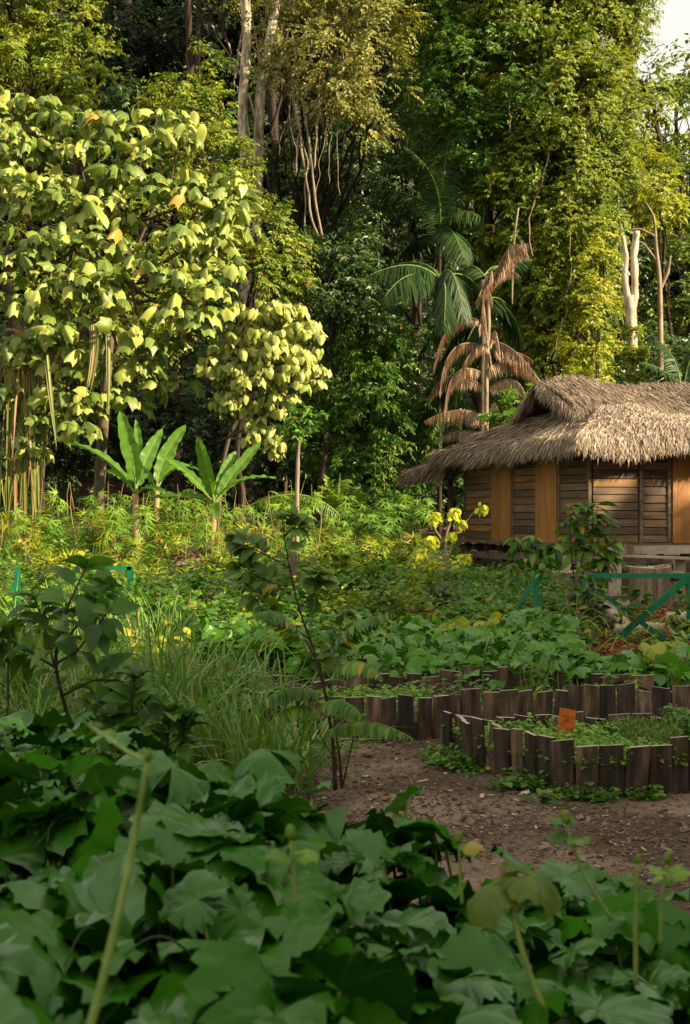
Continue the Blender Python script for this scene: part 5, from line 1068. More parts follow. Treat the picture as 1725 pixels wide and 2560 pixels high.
# weeds of the middle distance
def weeds(name, lab, px, d, n, h, rad, leaf, T, per, mat, seed, wx=1.2, up=.5):
    rg = np.random.default_rng(seed); dd = rg.uniform(d[0], d[1], n); x = PX(rg.uniform(px[0], px[1], n), dd)
    hh = rg.uniform(h[0], h[1], n) * (1 + .45 * np.sin(x * 1.7 + dd * .9) * np.cos(dd * 1.3)); mb = MB(); herb(mb, x, dd, hh, rad, leaf, T, per, None, rg, wx=wx, up=up)
    tag(mb.build(name, M[mat], smooth=not (T is T_small or T is T_narrow)), lab, kind='stuff')
weeds('weeds', 'tangle of leafy green weeds between the pumpkin vines and the hut', (820, 1440), (15.8, 23), 900, (.2, .4), .32, .085, T_oval, 60, 'fresh', 31, 1.5)
weeds('weeds', 'green weeds left of the sapling in the middle distance', (-40, 860), (15.5, 23), 850, (.25, .55), .32, .09, T_oval, 55, 'fresh', 32, 1.4)
weeds('sunlit_weeds', 'sunlit yellow green weeds and cassava in front of the forest', (-60, 1120), (23, 32), 330, (.25, .62), .4, .11, T_small, 70, 'yellow', 33, 1.1, .3)
weeds('tall_weeds', 'taller leafy weeds mixed among the sunlit undergrowth', (-60, 1150), (23, 33), 620, (.25, .7), .4, .13, T_narrow, 70, 'fresh', 34, 1.6, .3)
weeds('leafy_weeds', 'mid green leafy weeds between the sunlit patches before the forest', (-60, 1120), (22, 31), 480, (.2, .6), .4, .14, T_oval, 55, 'lush', 38, 1.4, .4)
weeds('outer_weeds', 'green weeds spreading past the edges of the garden', (-1100, -60), (6, 31), 900, (.2, .6), .4, .12, T_oval, 50, 'fresh', 51, 1.4)
weeds('outer_weeds', 'green weeds spreading past the edges of the garden', (1780, 2700), (11.5, 21), 420, (.2, .5), .4, .12, T_oval, 50, 'fresh', 52, 1.4)
def clumps(name, lab, areas, leaf, T, mat, seed, wx=1.3):
    rg = np.random.default_rng(seed); mb = MB()
    for px0, px1, d0, d1, n, h0, h1, r0 in areas:
        for _ in range(n):
            d = rg.uniform(d0, d1); x = PX(rg.uniform(px0, px1), d); h = rg.uniform(h0, h1); r = r0 * rg.uniform(.5, 1.2); m = 22
            a = rg.uniform(0, 6.28, m); q = r * np.sqrt(rg.random(m)); f = 1 - (q / r) ** 2
            herb(mb, x + q * np.cos(a), d + q * np.sin(a), h * (.45 + .65 * f), .16, leaf * rg.uniform(.7, 1.3), T, 34, None, rg, wx=wx, up=rg.uniform(.2, .9))
    tag(mb.build(name, M[mat], smooth=not (T is T_small or T is T_narrow)), lab, kind='stuff')
clumps('weed_clumps', 'uneven clumps of taller green weeds across the middle of the garden', [(640, 1010, 15.5, 21, 26, .45, .95, .45), (-40, 640, 15.5, 21, 30, .4, .9, .45), (1000, 1330, 15.8, 18, 12, .25, .45, .35), (560, 900, 12.8, 15.5, 12, .3, .6, .3)], .10, T_oval, 'fresh', 41)
clumps('light_weed_clumps', 'yellow green clumps of weeds scattered through the darker weeds', [(560, 1080, 16, 22, 18, .5, .95, .4), (-40, 560, 16, 22, 16, .45, .9, .4)], .085, T_narrow, 'lush', 42, 1.7)
clumps('dark_weed_clumps', 'dark leaved clumps of weeds scattered through the lighter weeds', [(640, 1180, 15.5, 19, 12, .35, .7, .35), (100, 640, 15.5, 19, 10, .4, .75, .35)], .12, T_ovalb, 'deep', 43, 1.2)
weeds('hut_weeds', 'low weeds under and beside the raised floor of the hut', (1000, 1440), (22, 27), 200, (.1, .25), .3, .1, T_small, 70, 'fresh', 35)
weeds('yard_weeds', 'sparse low weeds on the leaf litter behind the gate', (1440, 1760), (16.2, 21), 34, (.06, .18), .2, .07, T_oval, 22, 'fresh', 36, 1.6)
weeds('garden_weeds', 'short weeds under the grass at the left of the garden', (-60, 640), (9.5, 15.5), 600, (.12, .35), .25, .06, T_oval, 36, 'fresh', 37, 1.4)
mb = MB(); n = 9000; rgl = np.random.default_rng(3); d = rgl.uniform(15.6, 24, n); x = PX(rgl.uniform(1380, 1800, n), d); a = rgl.uniform(0, 6.28, n)
mb.inst(T_small, np.stack([x, d, gz(x, d) + rgl.uniform(.004, .04, n)], -1), np.stack([np.cos(a), np.sin(a), rgl.normal(0, .3, n)], -1), np.stack([rgl.normal(0, .5, n), rgl.normal(0, .5, n), np.ones(n)], -1), rgl.uniform(.05, .12, n))
tag(mb.build('leaf_litter', M['deadleaf'], smooth=False), 'brown leaf litter on the yard round the stumps', kind='stuff')

# grass
def blades(mb, x, y, ln, w, lean, rg, seg=5, z0=None):
    n = len(x); a = rg.uniform(0, 2 * pi, n); le = np.abs(rg.normal(lean, .22, n)); d = nrm(np.stack([np.cos(a) * le, np.sin(a) * le, np.ones(n)], -1))
    g = gz(x, y) if z0 is None else z0; ln = ln * rg.uniform(.55, 1.15, n)
    up = np.stack([-np.cos(a), -np.sin(a), .6 + 0 * a], -1) + rg.normal(0, .3, (n, 3))
    pos = np.stack([x, y, g - .01 + 0 * x], -1); hd = np.stack([np.cos(a), np.sin(a), 0 * a], -1)
    t = np.linspace(0, 1, seg + 1); V = np.zeros((n, seg + 1, 3, 3)); X = nrm(np.cross(d, hd + rg.normal(0, .2, (n, 3)))); sag = rg.uniform(.15, .8, n) * (.4 + le); kink = rg.random(n)
    for i, q in enumerate(t):
        c = pos + d * (ln * q)[:, None] + hd * (ln * sag * .7 * q * q)[:, None] - np.array([0, 0, 1.0]) * (ln * sag * .75 * q ** 2.6)[:, None]
        ww = (w * (.55 + .8 * q) * (1 - q ** 2.2) + .0006)[:, None] if np.ndim(w) else w * (.55 + .8 * q) * (1 - q ** 2.2) + .0006
        V[:, i, 0] = c - X * ww; V[:, i, 1] = c + nrm(np.cross(X, d)) * ww * .35; V[:, i, 2] = c + X * ww
    base = (np.arange(n) * 3 * (seg + 1))[:, None, None]
    qd = np.array([[3*i+k, 3*i+k+1, 3*i+k+4, 3*i+k+3] for i in range(seg) for k in (0, 1)])[None] + base
    tt = np.zeros((n, seg + 1, 3, 4)); tt[..., 0] = rg.random(n)[:, None, None]; tt[..., 1] = rg.random(n)[:, None, None] * .4 + .3; tt[..., 2] = t[None, :, None]; tt[:, :, 1, 3] = 1
    mb.add(V.reshape(-1, 3), {4: qd.reshape(-1, 4)}, tt.reshape(-1, 4))
def tuft(label, px, d, n, ln, w, lean, rad, seed, name='grass_tuft', group='grass tufts left of the path', z0=None):
    rg = np.random.default_rng(seed); x0 = PX(px, d); a = rg.uniform(0, 6.28, n); r = rad * rg.random(n) ** .5; mb = MB(); blades(mb, x0 + r * np.cos(a), d + r * np.sin(a), ln, w, lean, rg)
    return tag(mb.build(name, M['grass'], loc=(x0, d, float(gz(x0, d)))), label, 'grass', group)
T_ = [('broad bladed lemongrass tuft right of centre, just left of the path', 690, 8.0, 110, .7, .012, .35, .22), ('broad bladed tuft between the dark shrub and the path', 560, 8.4, 120, .75, .013, .35, .24), ('tuft with one very tall upright blade behind the dark shrub', 430, 9.0, 90, 1.0, .013, .3, .2),
      ('loose tuft at the edge of the path below the sapling', 780, 8.8, 70, .5, .008, .45, .2), ('fine arching tuft at the left edge, lowest of the left ones', 40, 7.6, 190, .8, .008, .5, .3), ('fine arching tuft behind the dark shrub stems', 140, 9.4, 190, .9, .008, .45, .35),
      ('fine tuft at the left edge below the green post', 30, 10.8, 190, 1.0, .009, .45, .35), ('thick tuft behind the dark shrub, left of the withered vine', 260, 10.8, 190, .95, .009, .45, .4), ('tall tuft in front of the left fence corner', 330, 14.5, 170, .95, .011, .4, .45), ('tall tuft left of the fence corner', 150, 14.5, 170, 1.0, .011, .4, .5),
      ('tuft reaching over the straw heap', 440, 15.5, 150, .85, .011, .4, .4), ('sparse tuft left of the sapling foot', 620, 10.2, 130, .8, .011, .4, .3), ('rounded tuft beside the withered vine', 500, 10.5, 150, .9, .011, .4, .3), ('green tuft among the weeds right of the fence corner', 560, 16.5, 130, .7, .011, .4, .4), ('tuft in front of the hut floor', 1120, 20.5, 160, .75, .012, .4, .45), ('tuft between the brace and the pumpkin vines', 1200, 17.3, 120, .55, .009, .5, .35)]
for i, t in enumerate(T_): tuft(*t, seed=200 + i)
rg = np.random.default_rng(91); mb = MB(); n = 5200; d = rg.uniform(8.3, 15.5, n); x = PX(rg.uniform(-80, 700, n), d); k = np.sin(x * 2.3 + d) + np.sin(d * 2.1 - x) > -.7; blades(mb, x[k], d[k], .38, .005, .5, rg)
n = 3500; d = rg.uniform(22, 31, n); x = PX(rg.uniform(-80, 1100, n), d); blades(mb, x, d, 1.1, .011, .45, rg)
n = 4500; d = rg.uniform(15.5, 24, n); x = PX(rg.uniform(-80, 1350, n), d); blades(mb, x, d, .6, .008, .5, rg); tag(mb.build('grass', M['grass']), 'rough green grass growing through the weeds', kind='stuff')

# ------------------------------------------------------------------ hero plants of the middle ground
def shrub(name, label, cat, base, stems, mat, T, leaf, per, seed, bark='twig', tr=.012, group=None, wx=1.0, spread=.6, droop=.15, step=(.35, 1.0), pair=True, bushy=1):
    """stems: lists of px,py,d points; leaves set along the upper part of each"""
    rg = np.random.default_rng(seed); root = thing(name, (base[0], base[1], float(gz(*base))), label, cat, group); sb = MB(); mb = MB(); Ts = T if isinstance(T, list) else [T]
    for si, st in enumerate(stems):
        q = np.array([P(*a) for a in st])
        s = np.linspace(0, 1, len(q)); n = 16; t = np.linspace(0, 1, n); c = np.stack([np.interp(t, s, q[:, k]) for k in range(3)], 1); c[1:-1] = .25 * c[:-2] + .5 * c[1:-1] + .25 * c[2:]
        r0 = tr * (1 if si == 0 else .6); sb.tube(c, np.linspace(r0, r0 * .35, n), 6, rough=.05)
        L = np.linalg.norm(np.diff(c, axis=0), axis=1).sum()
        for k in range(per):
            f = step[0] + (step[1] - step[0]) * (k + rg.random() * .6) / per; f = min(f, .999); i = f * (n - 1); i0 = int(i); p = c[i0] * (1 - i + i0) + c[min(i0 + 1, n - 1)] * (i - i0); tan = nrm(c[min(i0 + 1, n - 1)] - c[max(i0 - 1, 0)])
            a = k * 2.4 + rg.normal(0, .3); sd = nrm(np.cross(tan, [cos(a), sin(a), .3])); 
            for s_ in ((1, -1) if pair else (1,)):
                d = nrm(sd * s_ * spread + tan * .5 + rg.normal(0, .2, 3) + np.array([0, 0, -droop])); sz = leaf * rg.uniform(.7, 1.15)
                pe = p + d * sz * .12; sb.tube([p, pe], r0 * .25, 4, cap=False)
                mb.inst(Ts[rg.integers(0, len(Ts))], pe[None], d[None], nrm(np.array([0, -.35, 1.0]) + rg.normal(0, .35, 3))[None], sz, np.array([rg.random()]), np.array([rg.random()]), wx)
        for k in range(5):
            a = k * 1.25 + rg.random(); tan = nrm(c[-1] - c[-3]); d = nrm(np.array([cos(a), sin(a), .1 - 1.6 * max(0, droop - .2)]) * .7 + tan * .7 * (1 - .6 * min(1, droop))); mb.inst(Ts[rg.integers(0, len(Ts))], c[-1][None], d[None], nrm(tan + rg.normal(0, .2, 3))[None], leaf * rg.uniform(.6, 1), np.array([rg.random()]), np.array([.5]), wx)
    put(sb, 'stems', M[bark], root); put(mb, 'leaves', M[mat] if isinstance(mat, str) else mat, root); return root
d = 5.6
shrub('dark_shrub', 'dark glossy leaved shrub with crooked brown stems at left', 'shrub', (PX(200, d), d),
      [[(205,1905,d),(180,1830,d),(155,1740,d),(135,1660,d),(150,1560,d-.1),(190,1470,d-.1),(215,1420,d)], [(140,1670,d),(100,1645,d),(40,1610,d+.1),(8,1592,d+.1)], [(138,1660,d),(190,1630,d-.2),(240,1570,d-.2),(270,1530,d-.3)], [(155,1740,d),(230,1700,d-.1),(300,1700,d-.1),(350,1740,d-.1)], [(135,1660,d),(110,1560,d+.2),(90,1500,d+.2)], [(165,1600,d),(210,1540,d),(260,1470,d+.1)], [(190,1850,d),(240,1780,d),(255,1720,d+.2)]],
      'glossy', T_ovalb, .135, 8, 301, tr=.010, wx=1.25, spread=.8)
d = 5.2
shrub('dark_shrub', 'lower dark leaved shoot right of the crooked shrub', 'shrub', (PX(380, d), d), [[(372,1980,d),(350,1850,d),(330,1770,d),(335,1700,d)], [(410,1960,d),(420,1850,d),(425,1780,d)], [(372,1980,d),(300,1880,d),(285,1800,d)], [(400,1930,d),(460,1850,d),(470,1800,d)]], 'glossy', T_ovalb, .11, 10, 302, tr=.01, wx=1.3, spread=.5, droop=-.1)
d = 8.6
shrub('guava_sapling', 'slender leaning guava sapling with paired oval leaves', 'sapling', (PX(842, d), d),
      [[(842,1930,d),(826,1800,d),(812,1700,d),(776,1600,d),(745,1520,d),(728,1440,d),(716,1380,d),(705,1300,d)], [(740,1500,d),(690,1460,d),(640,1440,d),(600,1420,d)], [(722,1420,d),(670,1390,d),(620,1365,d),(590,1350,d)], [(776,1600,d),(720,1560,d-.2),(660,1510,d-.2),(610,1450,d-.2)], [(745,1520,d),(790,1480,d+.2),(800,1440,d+.2)], [(826,1800,d),(825,1700,d+.1),(835,1600,d+.1),(870,1540,d+.1)], [(710,1340,d),(735,1320,d),(745,1300,d)]],
      'guava', T_ovalb, .13, 14, 303, tr=.009, wx=1.45, spread=.8, droop=0)
shrub('guava_sapling', 'pair of thin dark stems rising from the path edge', 'sapling', (PX(860, 7.9), 7.9), [[(856,1985,7.9),(850,1900,7.9),(835,1800,7.9),(830,1740,7.9)], [(842,1975,7.9),(838,1900,7.9),(800,1840,7.9),(790,1790,7.9)], [(858,1960,7.9),(880,1860,7.9),(890,1800,7.9)]], 'fresh', T_oval, .09, 4, 304, tr=.009, spread=.7)
# feathery compound leaves
def pinnate(name, label, base, fr, mat, ll, wd, n, seed, stems=()):
    rg = np.random.default_rng(seed); root = thing(name, (base[0], base[1], float(gz(*base))), label, 'sapling'); sb = MB()
    for st in stems:
        q = np.array([P(*a) for a in st]); s = np.linspace(0, 1, len(q)); t = np.linspace(0, 1, 14); sb.tube(np.stack([np.interp(t, s, q[:, k]) for k in range(3)], 1), np.linspace(.011, .005, 14), 6)
    for p0, p1, p2 in fr:
        mb = MB(); rb = MB(); c = bez(P(*p0), P(*p1), P(*p2), n); tan = nrm(np.gradient(c, axis=0)); side = nrm(np.cross(tan, [0, 0, 1.0])); upv = nrm(np.cross(side, tan)); t = np.linspace(0, 1, n); env = np.clip(np.sin(pi * (t * .85 + .12)) ** .6, .3, 1)
        rb.tube(c, np.linspace(.004, .0015, n), 4, cap=False)
        for s in (-1, 1):
            dv = nrm(side * s * .75 + tan * .45 + np.array([0, -.1, -.55]) + rg.normal(0, .07, (n, 3)))
            mb.inst(T_oval, c[2:], dv[2:], nrm(upv + rg.normal(0, .15, (n, 3)))[2:], (ll * env)[2:], rg.random(n - 2), np.full(n - 2, rg.random()), wd)
        f = put(mb, 'leaf', M[mat], root); r = put(rb, 'rachis', M['stem'], root); r.parent = f
    put(sb, 'stem', M['twig'], root)
pinnate('feathery_sapling', 'feathery leaved sapling with arching compound leaves beside the guava', (PX(838, 7.4), 7.4),
        [((770,1640,7.4),(720,1490,7.3),(630,1540,7.2)), ((830,1640,7.4),(860,1540,7.3),(985,1535,7.2)), ((830,1700,7.4),(880,1610,7.2),(950,1690,7.0)), ((820,1830,7.4),(900,1770,7.2),(1030,1845,7.0)), ((800,1740,7.4),(730,1690,7.3),(650,1760,7.2)), ((810,1760,7.3),(860,1730,7.1),(900,1790,7)), ((800,1780,7.4),(740,1740,7.3),(680,1800,7.2))],
        'fresh', .115, .62, 27, 305, [[(838,1975,7.4),(832,1850,7.4),(815,1740,7.4),(790,1650,7.4),(765,1600,7.4)]])
for i, (a, b, c_, lab) in enumerate([((60,1560,9.8),(90,1390,9.6),(170,1420,9.4),'fine ferny frond at the left edge above the dark shrub'), ((20,1600,9),(40,1520,9),(110,1545,8.8),'lower ferny frond behind the dark shrub')]):
    pinnate('fern_frond', lab, (PX(a[0], a[2]), a[2]), [(a, b, c_)], 'fresh', .06, .6, 34, 310 + i, [[(a[0], 1850, a[2]), a]])
# the shrubs in front of the hut
d = 20.8
shrub('yellow_shrub', 'small shrub with glowing yellow leaf clusters before the left end of the hut', 'shrub', (PX(1115, d), d),
      [[(1120,1440,d),(1112,1380,d),(1116,1330,d),(1135,1290,d),(1140,1270,d)], [(1112,1360,d),(1085,1320,d),(1090,1280,d)], [(1120,1350,d),(1160,1310,d),(1190,1275,d),(1210,1262,d)], [(1115,1340,d),(1130,1300,d),(1155,1300,d)], [(1116,1400,d),(1080,1360,d),(1085,1340,d)], [(1110,1400,d),(1070,1390,d),(1055,1380,d)], [(1115,1420,d),(1160,1400,d),(1165,1385,d)], [(1115,1410,d),(1090,1420,d),(1075,1400,d)], [(1120,1400,d),(1135,1340,d),(1128,1330,d)]],
      'lime', T_oval, .15, 16, 320, bark='vine', tr=.025, wx=1.0, spread=.7, droop=1.0, step=(.72, 1.0))
d = 18.6
shrub('long_leaved_shrub', 'tall shrub with long drooping green leaves standing before the hut wall', 'shrub', (PX(1455, d), d),
      [[(1450,1480,d),(1455,1400,d),(1462,1340,d),(1440,1290,d),(1432,1262,d)], [(1462,1400,d),(1485,1330,d),(1495,1262,d)], [(1460,1420,d),(1505,1370,d),(1510,1300,d)], [(1455,1410,d),(1430,1360,d),(1415,1310,d)], [(1470,1420,d),(1525,1400,d),(1535,1360,d)], [(1455,1400,d),(1470,1320,d),(1465,1270,d)], [(1455,1430,d),(1490,1420,d),(1500,1400,d)]],
      'fresh', T_long, .3, 9, 321, bark='vine', tr=.02, wx=1.5, spread=.7, droop=.5, step=(.3, 1))
shrub('red_flowered_plant', 'thin plant with orange red tips beside the long leaved shrub', 'plant', (PX(1425, 18.2), 18.2), [[(1440,1500,18.2),(1430,1400,18.2),(1425,1330,18.2),(1428,1262,18.2)]], leaf_mat('orange_bract', [(.5,.09,.03),(.55,.3,.05)], trans=.3), T_long, .1, 3, 322, spread=.7, droop=.4, step=(.85, 1))
d = 17.8
shrub('drooping_leaf_plant', 'green plant with drooping pointed leaves left of the gate', 'plant', (PX(1330, d), d), [[(1330,1520,d),(1320,1430,d),(1300,1370,d),(1285,1345,d)], [(1325,1450,d),(1335,1380,d),(1330,1340,d)], [(1328,1460,d),(1370,1400,d),(1390,1360,d)], [(1328,1470,d),(1350,1420,d),(1360,1375,d)], [(1328,1480,d),(1290,1440,d),(1285,1410,d)]], 'fresh', T_long, .22, 6, 323, tr=.012, wx=1.5, spread=.6, droop=.7, bark='stem', step=(.5, 1))
d = 15.6
shrub('thin_stemmed_sapling', 'thin brown stemmed sapling growing out of the pumpkin vines before the gate', 'sapling', (PX(1432, d), d), [[(1432,1620,d),(1424,1540,d),(1412,1470,d),(1405,1440,d)], [(1420,1510,d),(1440,1450,d),(1455,1420,d)], [(1412,1470,d),(1380,1440,d),(1360,1430,d)], [(1450,1620,d-.2),(1445,1560,d-.2),(1440,1500,d-.2),(1470,1450,d-.2)], [(1445,1560,d-.2),(1480,1500,d-.2),(1500,1480,d-.2)]], 'fresh', T_oval, .12, 8, 324, tr=.012, wx=1.2, spread=.7, bark='petiole')
d = 16.4
shrub('leafy_bush', 'dark leaved bush hugging the left gate post', 'bush', (PX(1460, d), d), [[(1460,1600,d),(1462,1540,d),(1470,1500,d)], [(1460,1580,d),(1440,1530,d),(1430,1500,d)], [(1462,1580,d),(1490,1540,d),(1500,1510,d)], [(1462,1540,d),(1480,1500,d),(1478,1470,d)], [(1460,1560,d),(1450,1500,d),(1452,1460,d)]], 'deep', T_oval, .13, 9, 325, tr=.01, wx=1.2, spread=.8)
for i, (px, py, d, lab) in enumerate([(1590,1480,16.8,'vine leaves climbing the mesh before the widest stump'), (1700,1480,16.6,'leafy weed at the right edge before the gate'), (1560,1470,16.8,'small climbing sprig left on the mesh'), (1685,1560,16.2,'leafy weed at the foot of the gate at right')]):
    shrub('climbing_sprig', lab, 'plant', (PX(px, d), d), [[(px, 1600, d), (px - 8, 1540, d), (px, py, d)], [(px, 1560, d), (px + 22, py + 30, d), (px + 30, py + 5, d)]], 'fresh', T_heart, .085, 5, 330 + i, tr=.004, bark='stem', group='sprigs climbing the gate mesh')
# leafy cassava-like plants of the sunlit belt, each its own
labs = ['cassava plant at the far left below the strap leaves', 'cassava plant just left of the largest banana', 'cassava plant right of the largest banana stem', 'cassava plant below the rightmost banana', 'cassava plant beside the thin pale sapling', 'cassava plant left of the yellow palm seedling', 'cassava plant right of the yellow palm seedling', 'pale cassava plant close to the left end of the hut', 'cassava plant behind the left fence corner', 'cassava plant at the left edge behind the tall tuft', 'tall cassava plant between the two left bananas', 'low cassava plant before the heap of straw']
for i, (px, d, h) in enumerate([(70,25.5,230),(250,24.5,215),(415,24,200),(620,24,190),(780,23,150),(800,25,175),(905,24,160),(1020,23.5,165),(300,21.5,170),(130,22,180),(460,25.8,260),(560,22.5,135)]):
    st = []; r = np.random.default_rng(400 + i); b = CY + (EYE - float(gz(PX(px, d), d))) * F / d
    for k in range(7): h_ = h * .8; st.append([(px + r.normal(0, 4), b, d), (px + r.normal(0, 14), b - h_ * .5, d + r.normal(0, .2)), (px + r.normal(0, 38), b - h_ * r.uniform(.65, 1.1), d + r.normal(0, .4))])
    shrub('cassava_plant', labs[i], 'plant', (PX(px, d), d), st, 'yellow' if i % 3 == 0 else 'lush', T_cass, .24, 8, 400 + i, tr=.018, bark='petiole', spread=.9, droop=.1, step=(.4, 1), group='cassava plants in the sunlit belt')

for i, (px, d, h, sp, mat, T, lf, lab) in enumerate([
    (60,12.5,190,60,'fresh',T_oval,.13,'leafy weed bush at the left edge behind the dark shrub'), (380,16.5,130,50,'fresh',T_oval,.15,'bushy plant right of the left fence corner'), (520,17,120,45,'lush',T_heart,.13,'round leaved plant before the straw heap'),
    (640,14.5,95,45,'fresh',T_oval,.12,'leafy plant left of the guava stem'), (900,17.5,135,55,'fresh',T_ovalb,.16,'bushy plant right of the guava top'), (1010,18.5,95,50,'deep',T_oval,.14,'dark leaved bush in the weeds before the hut'),
    (1120,17,60,50,'lush',T_oval,.12,'light green bush in the weeds left of the brace'), (1230,18.5,70,45,'fresh',T_ovalb,.15,'leafy bush before the left doors of the hut'), (850,20,150,50,'lush',T_heart,.14,'yellow green bush near the yellow palm seedling'),
    (700,20,130,45,'fresh',T_oval,.15,'bush behind the split grey post'), (980,21,95,55,'lush',T_oval,.14,'light bush left of the hut porch'), (1560,13,70,40,'fresh',T_oval,.11,'low leafy plant right of the thin stemmed sapling'),
    (200,20,150,60,'lush',T_oval,.15,'light green bush behind the left fence'), (820,13.5,80,40,'fresh',T_oval,.11,'low leafy plant behind the feathery sapling')]):
    r = np.random.default_rng(500 + i); b = CY + (EYE - float(gz(PX(px, d), d))) * F / d
    st = [[(px + r.normal(0, 5), b, d), (px + r.normal(0, sp * .4), b - h * .5, d + r.normal(0, .12)), (px + r.normal(0, sp), b - h * r.uniform(.5, 1.05), d + r.normal(0, .3))] for k in range(9)]
    shrub('leafy_bush', lab, 'bush', (PX(px, d), d), st, mat, T, lf, 8, 500 + i, tr=.009, bark='stem', wx=1.3, spread=.8, droop=.15, step=(.25, 1), group='bushes among the weeds')

mb = MB(); rgs = np.random.default_rng(70)
for k in range(150):
    d = rgs.uniform(22.5, 30); x = PX(rgs.uniform(-40, 900), d); g = float(gz(x, d)); h = rgs.uniform(.7, 1.9); e = np.array([x + rgs.normal(0, .22), d + rgs.normal(0, .2), g + h]); c = wobble([x, d, g - .05], e, 7, .05, rgs); mb.tube(c, np.linspace(rgs.uniform(.008, .02), .004, 7), 5, cap=False)
o = mb.build('weed_stems', M['petiole']); tag(o, 'thin straw coloured stems standing among the sunlit weeds', kind='stuff')
lb = MB(); x = rgs.uniform(PX(-40, 26), PX(1050, 26), 260); d = rgs.uniform(22.5, 31, 260); h = rgs.uniform(.5, 1.7, 260)
lv = []
for a, b, c in zip(x, d, h):
    p = np.array([a, b, float(gz(a, b)) + c]); m = 9; th = rgs.uniform(0, 6.28, m); dv = nrm(np.stack([np.cos(th), np.sin(th), rgs.normal(-.1, .3, m)], -1)); lv.append((p + dv * .05 + np.stack([0 * th, 0 * th, -rgs.random(m) * .35], -1), dv))
pp = np.concatenate([a for a, b in lv]); dd = np.concatenate([b for a, b in lv]); lb.inst(T_cass[0], pp, dd, nrm(np.array([0, -.3, 1.0]) + rgs.normal(0, .3, (len(pp), 3))), rgs.uniform(.14, .26, len(pp)), rgs.random(len(pp)), np.repeat(rgs.random(260), 9))
tag(lb.build('weed_leaves', M['herb']), 'finger shaped leaves held above the sunlit weeds', kind='stuff')

# ------------------------------------------------------------------ foreground pumpkin vines
def patch1():
    rg = np.random.default_rng(57); mb = MB(); sb = MB(); n = 1430; out = []
    while len(out) < n:
        px = rg.uniform(-500, 2250); d = rg.uniform(1.15, 5.2); far = np.interp(px, [-200, 300, 640, 720, 900, 1000, 1250, 1500, 1800], [4.9, 4.9, 4.6, 4.3, 4.2, 4.05, 3.9, 3.95, 4.0])
        if d > far or (d < 1.8 and 120 < px < 430): continue
        x = PX(px, d); top = np.interp(px, [-200, 640, 900, 1250, 1800], [.82, .79, .68, .56, .50]); top += .06 * sin(x * 5 + d * 3) + .04 * sin(x * 11 - d * 5); top += .09 * np.clip((2.6 - d), 0, 1)
        lay = rg.random(); z = top - (.0 if lay < .42 else rg.uniform(.08, .5)) + rg.normal(0, .035)
        out.append((x, d, max(z, float(gz(x, d)) + .06)))
    for _ in range(170):
        px = rg.uniform(900, 1850); d = rg.uniform(2.0, 4.0); out.append((PX(px, d), d, rg.uniform(.3, .56)))
    pos = np.array(out); pumpkin(mb, sb, pos, .225, T_pump_hi, rg, tilt=.38, sn=7, sr=.0042, tm=(.0, .07, 1))
    o = mb.build('pumpkin_leaves', M['pump']); tag(o, 'broad blue green pumpkin leaves filling the foreground', kind='stuff'); sb.build('leaf_stalks', M['stem'], o)
    tb = MB()
    for k in range(9):
        px = rg.uniform(0, 1725); d = rg.uniform(1.8, 3.4); x = PX(px, d); p = np.array([x, d, np.interp(px, [0, 700, 1250, 1800], [.84, .8, .64, .6])]); a = rg.uniform(0, 6.28); t = np.linspace(0, 1, 16)[:, None]
        tb.tube(p + t * np.array([cos(a) * .22, sin(a) * .22, .04]) + np.array([0, 0, 1.0]) * .05 * np.sin(t * pi * 1.5) , np.linspace(.0028, .001, 16), 5, cap=False)
    tb.build('tendrils', M['fresh'], o)
patch1()
# upright shoots with buds
def shoot(label, pts, r, bud, seed, leaves=2):
    rg = np.random.default_rng(seed); q = np.array([P(*a) for a in pts]); b = q[0]; bud *= .75; r *= .85; root = thing('pumpkin_shoot', tuple(b), label, 'shoot', 'upright pumpkin shoots with buds')
    s = np.linspace(0, 1, len(q)); t = np.linspace(0, 1, 18); c = np.stack([np.interp(t, s, q[:, k]) for k in range(3)], 1); c[1:-1] = .25 * c[:-2] + .5 * c[1:-1] + .25 * c[2:]
    mb = MB(); mb.tube(c, np.linspace(r, r * .55, 18) * (1 + .12 * (np.arange(18) % 5 == 0)), 8); put(mb, 'stem', M['stem'], root)
    e = c[-1]; bb = MB(); ax = nrm(c[-1] - c[-3]); L = bud; m = 9; pts_ = [e + ax * L * k / (m - 1) for k in range(m)]; bb.tube(pts_, [bud * f for f in (.12, .26, .34, .36, .33, .3, .28, .2, .05)], 8, rough=.04); put(bb, 'bud', M['yellow'], root)
    lb = MB()
    for k in range(leaves):
        a = rg.uniform(0, 6.28); p = c[int(rg.integers(12, 17))]; lb.inst(T_pump_hi[rg.integers(0, 6)], p[None] + np.array([[cos(a), sin(a), .3]]) * bud * .9, np.array([[cos(a), sin(a), .1]]), np.array([[0, -.4, 1.0]]), bud * 1.6, np.array([rg.random()]), np.array([.9]))
    put(lb, 'leaves', M['fresh'], root)
shoot('tallest yellow green shoot slanting up the left of the foreground', [(205,2640,1.62),(260,2440,1.66),(300,2270,1.68),(330,2130,1.7),(350,2010,1.7),(368,1905,1.7)], .007, .022, 1, 1)
shoot('pale shoot crossing in front of the leaves towards the tallest shoot', [(368,1905,1.7),(320,1880,1.75),(270,1845,1.85),(225,1815,1.95)], .004, .015, 2, 3)
shoot('short pale shoot left of centre in the foreground', [(740,2260,2.3),(735,2180,2.3),(728,2100,2.3)], .006, .035, 3, 2)
shoot('thin upright shoot with a bud before the path, leftmost at right', [(1155,2260,2.7),(1150,2160,2.7),(1147,2110,2.7)], .004, .035, 4, 2)
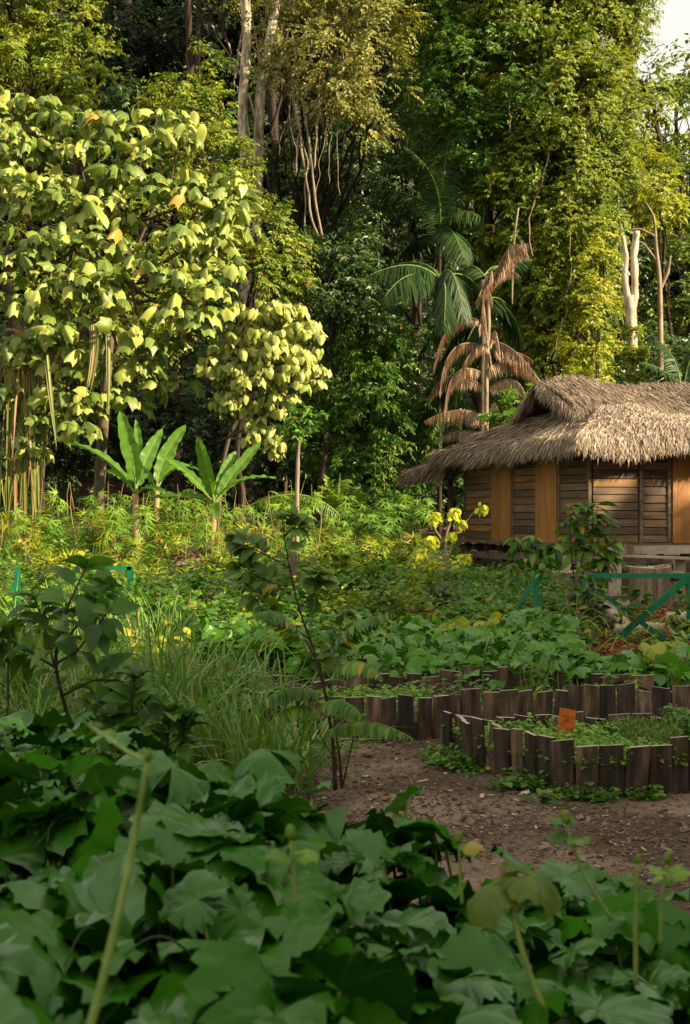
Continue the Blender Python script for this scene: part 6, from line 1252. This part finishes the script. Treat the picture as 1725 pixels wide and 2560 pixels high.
shoot('tall leaning shoot with a bud before the path', [(1530,2300,2.5),(1460,2190,2.5),(1430,2110,2.5),(1418,2060,2.5)], .0045, .035, 5, 3)
shoot('straight upright shoot with a round bud near the right edge', [(1590,2460,2.5),(1588,2300,2.5),(1595,2160,2.5)], .0055, .025, 6, 2)
shoot('rightmost shoot with a long folded bud', [(1650,2360,2.6),(1655,2250,2.6),(1668,2160,2.6)], .005, .035, 7, 3)
yb = MB(); yb.inst(T_pump_hi[1], P(1330, 2190, 2.35)[None], np.array([[.9, .2, -.35]]), np.array([[.2, -.3, .95]]), .12, np.array([.97]), np.array([.9])); yb.inst(T_pump_hi[3], P(1230, 2215, 2.35)[None], np.array([[-.9, .1, -.5]]), np.array([[-.4, -.3, .9]]), .11, np.array([.6]), np.array([.9]))
o = yb.build('yellowed_leaf', M['turn'], loc=P(1240, 2500, 2.35)); tag(o, 'large folded leaf turning yellow in the right foreground', 'leaf')
sb = MB(); sb.tube(bez(P(1360, 2520, 2.3), P(1300, 2400, 2.3), P(1270, 2210, 2.35), 12), .005, 6); sb.build('stalk', M['stem'], o, loc=P(1240, 2500, 2.35))

# ------------------------------------------------------------------ trees behind and right of the camera that shade the garden
def shade_trees():
    rg = np.random.default_rng(8); mb = MB(); bl = []; h = np.array([sin(radians(SUN_ROT)), cos(radians(SUN_ROT))]); tt = np.array([h[1], -h[0]]) * -1
    for k in range(120):
        s = rg.uniform(19, 27); t = rg.uniform(-14, 34); c = h * s + tt * t
        if abs(c[0]) < .3 * c[1] + 2 and c[1] > 0: continue
        topz = 11.9 + (s - 20) * .42 + 1.2 * sin(t * .9) + .7 * sin(t * 2.3)
        z = rg.uniform(0, 1) ** .7 * (topz - 2.2); bl.append((np.array([c[0], c[1], z]), np.array([2.4, 2.4, 2.2])))
    foliage(mb, bl, .5, T_small, lump=1.1, cov=2.0, twigs=12, per=7, rng=rg, cull=2)
    tag(mb.build('treeline', M['green'], smooth=False), 'tall trees along the near side of the clearing that shade the garden', kind='stuff')
shade_trees()
print('leaves', NLEAF[0])
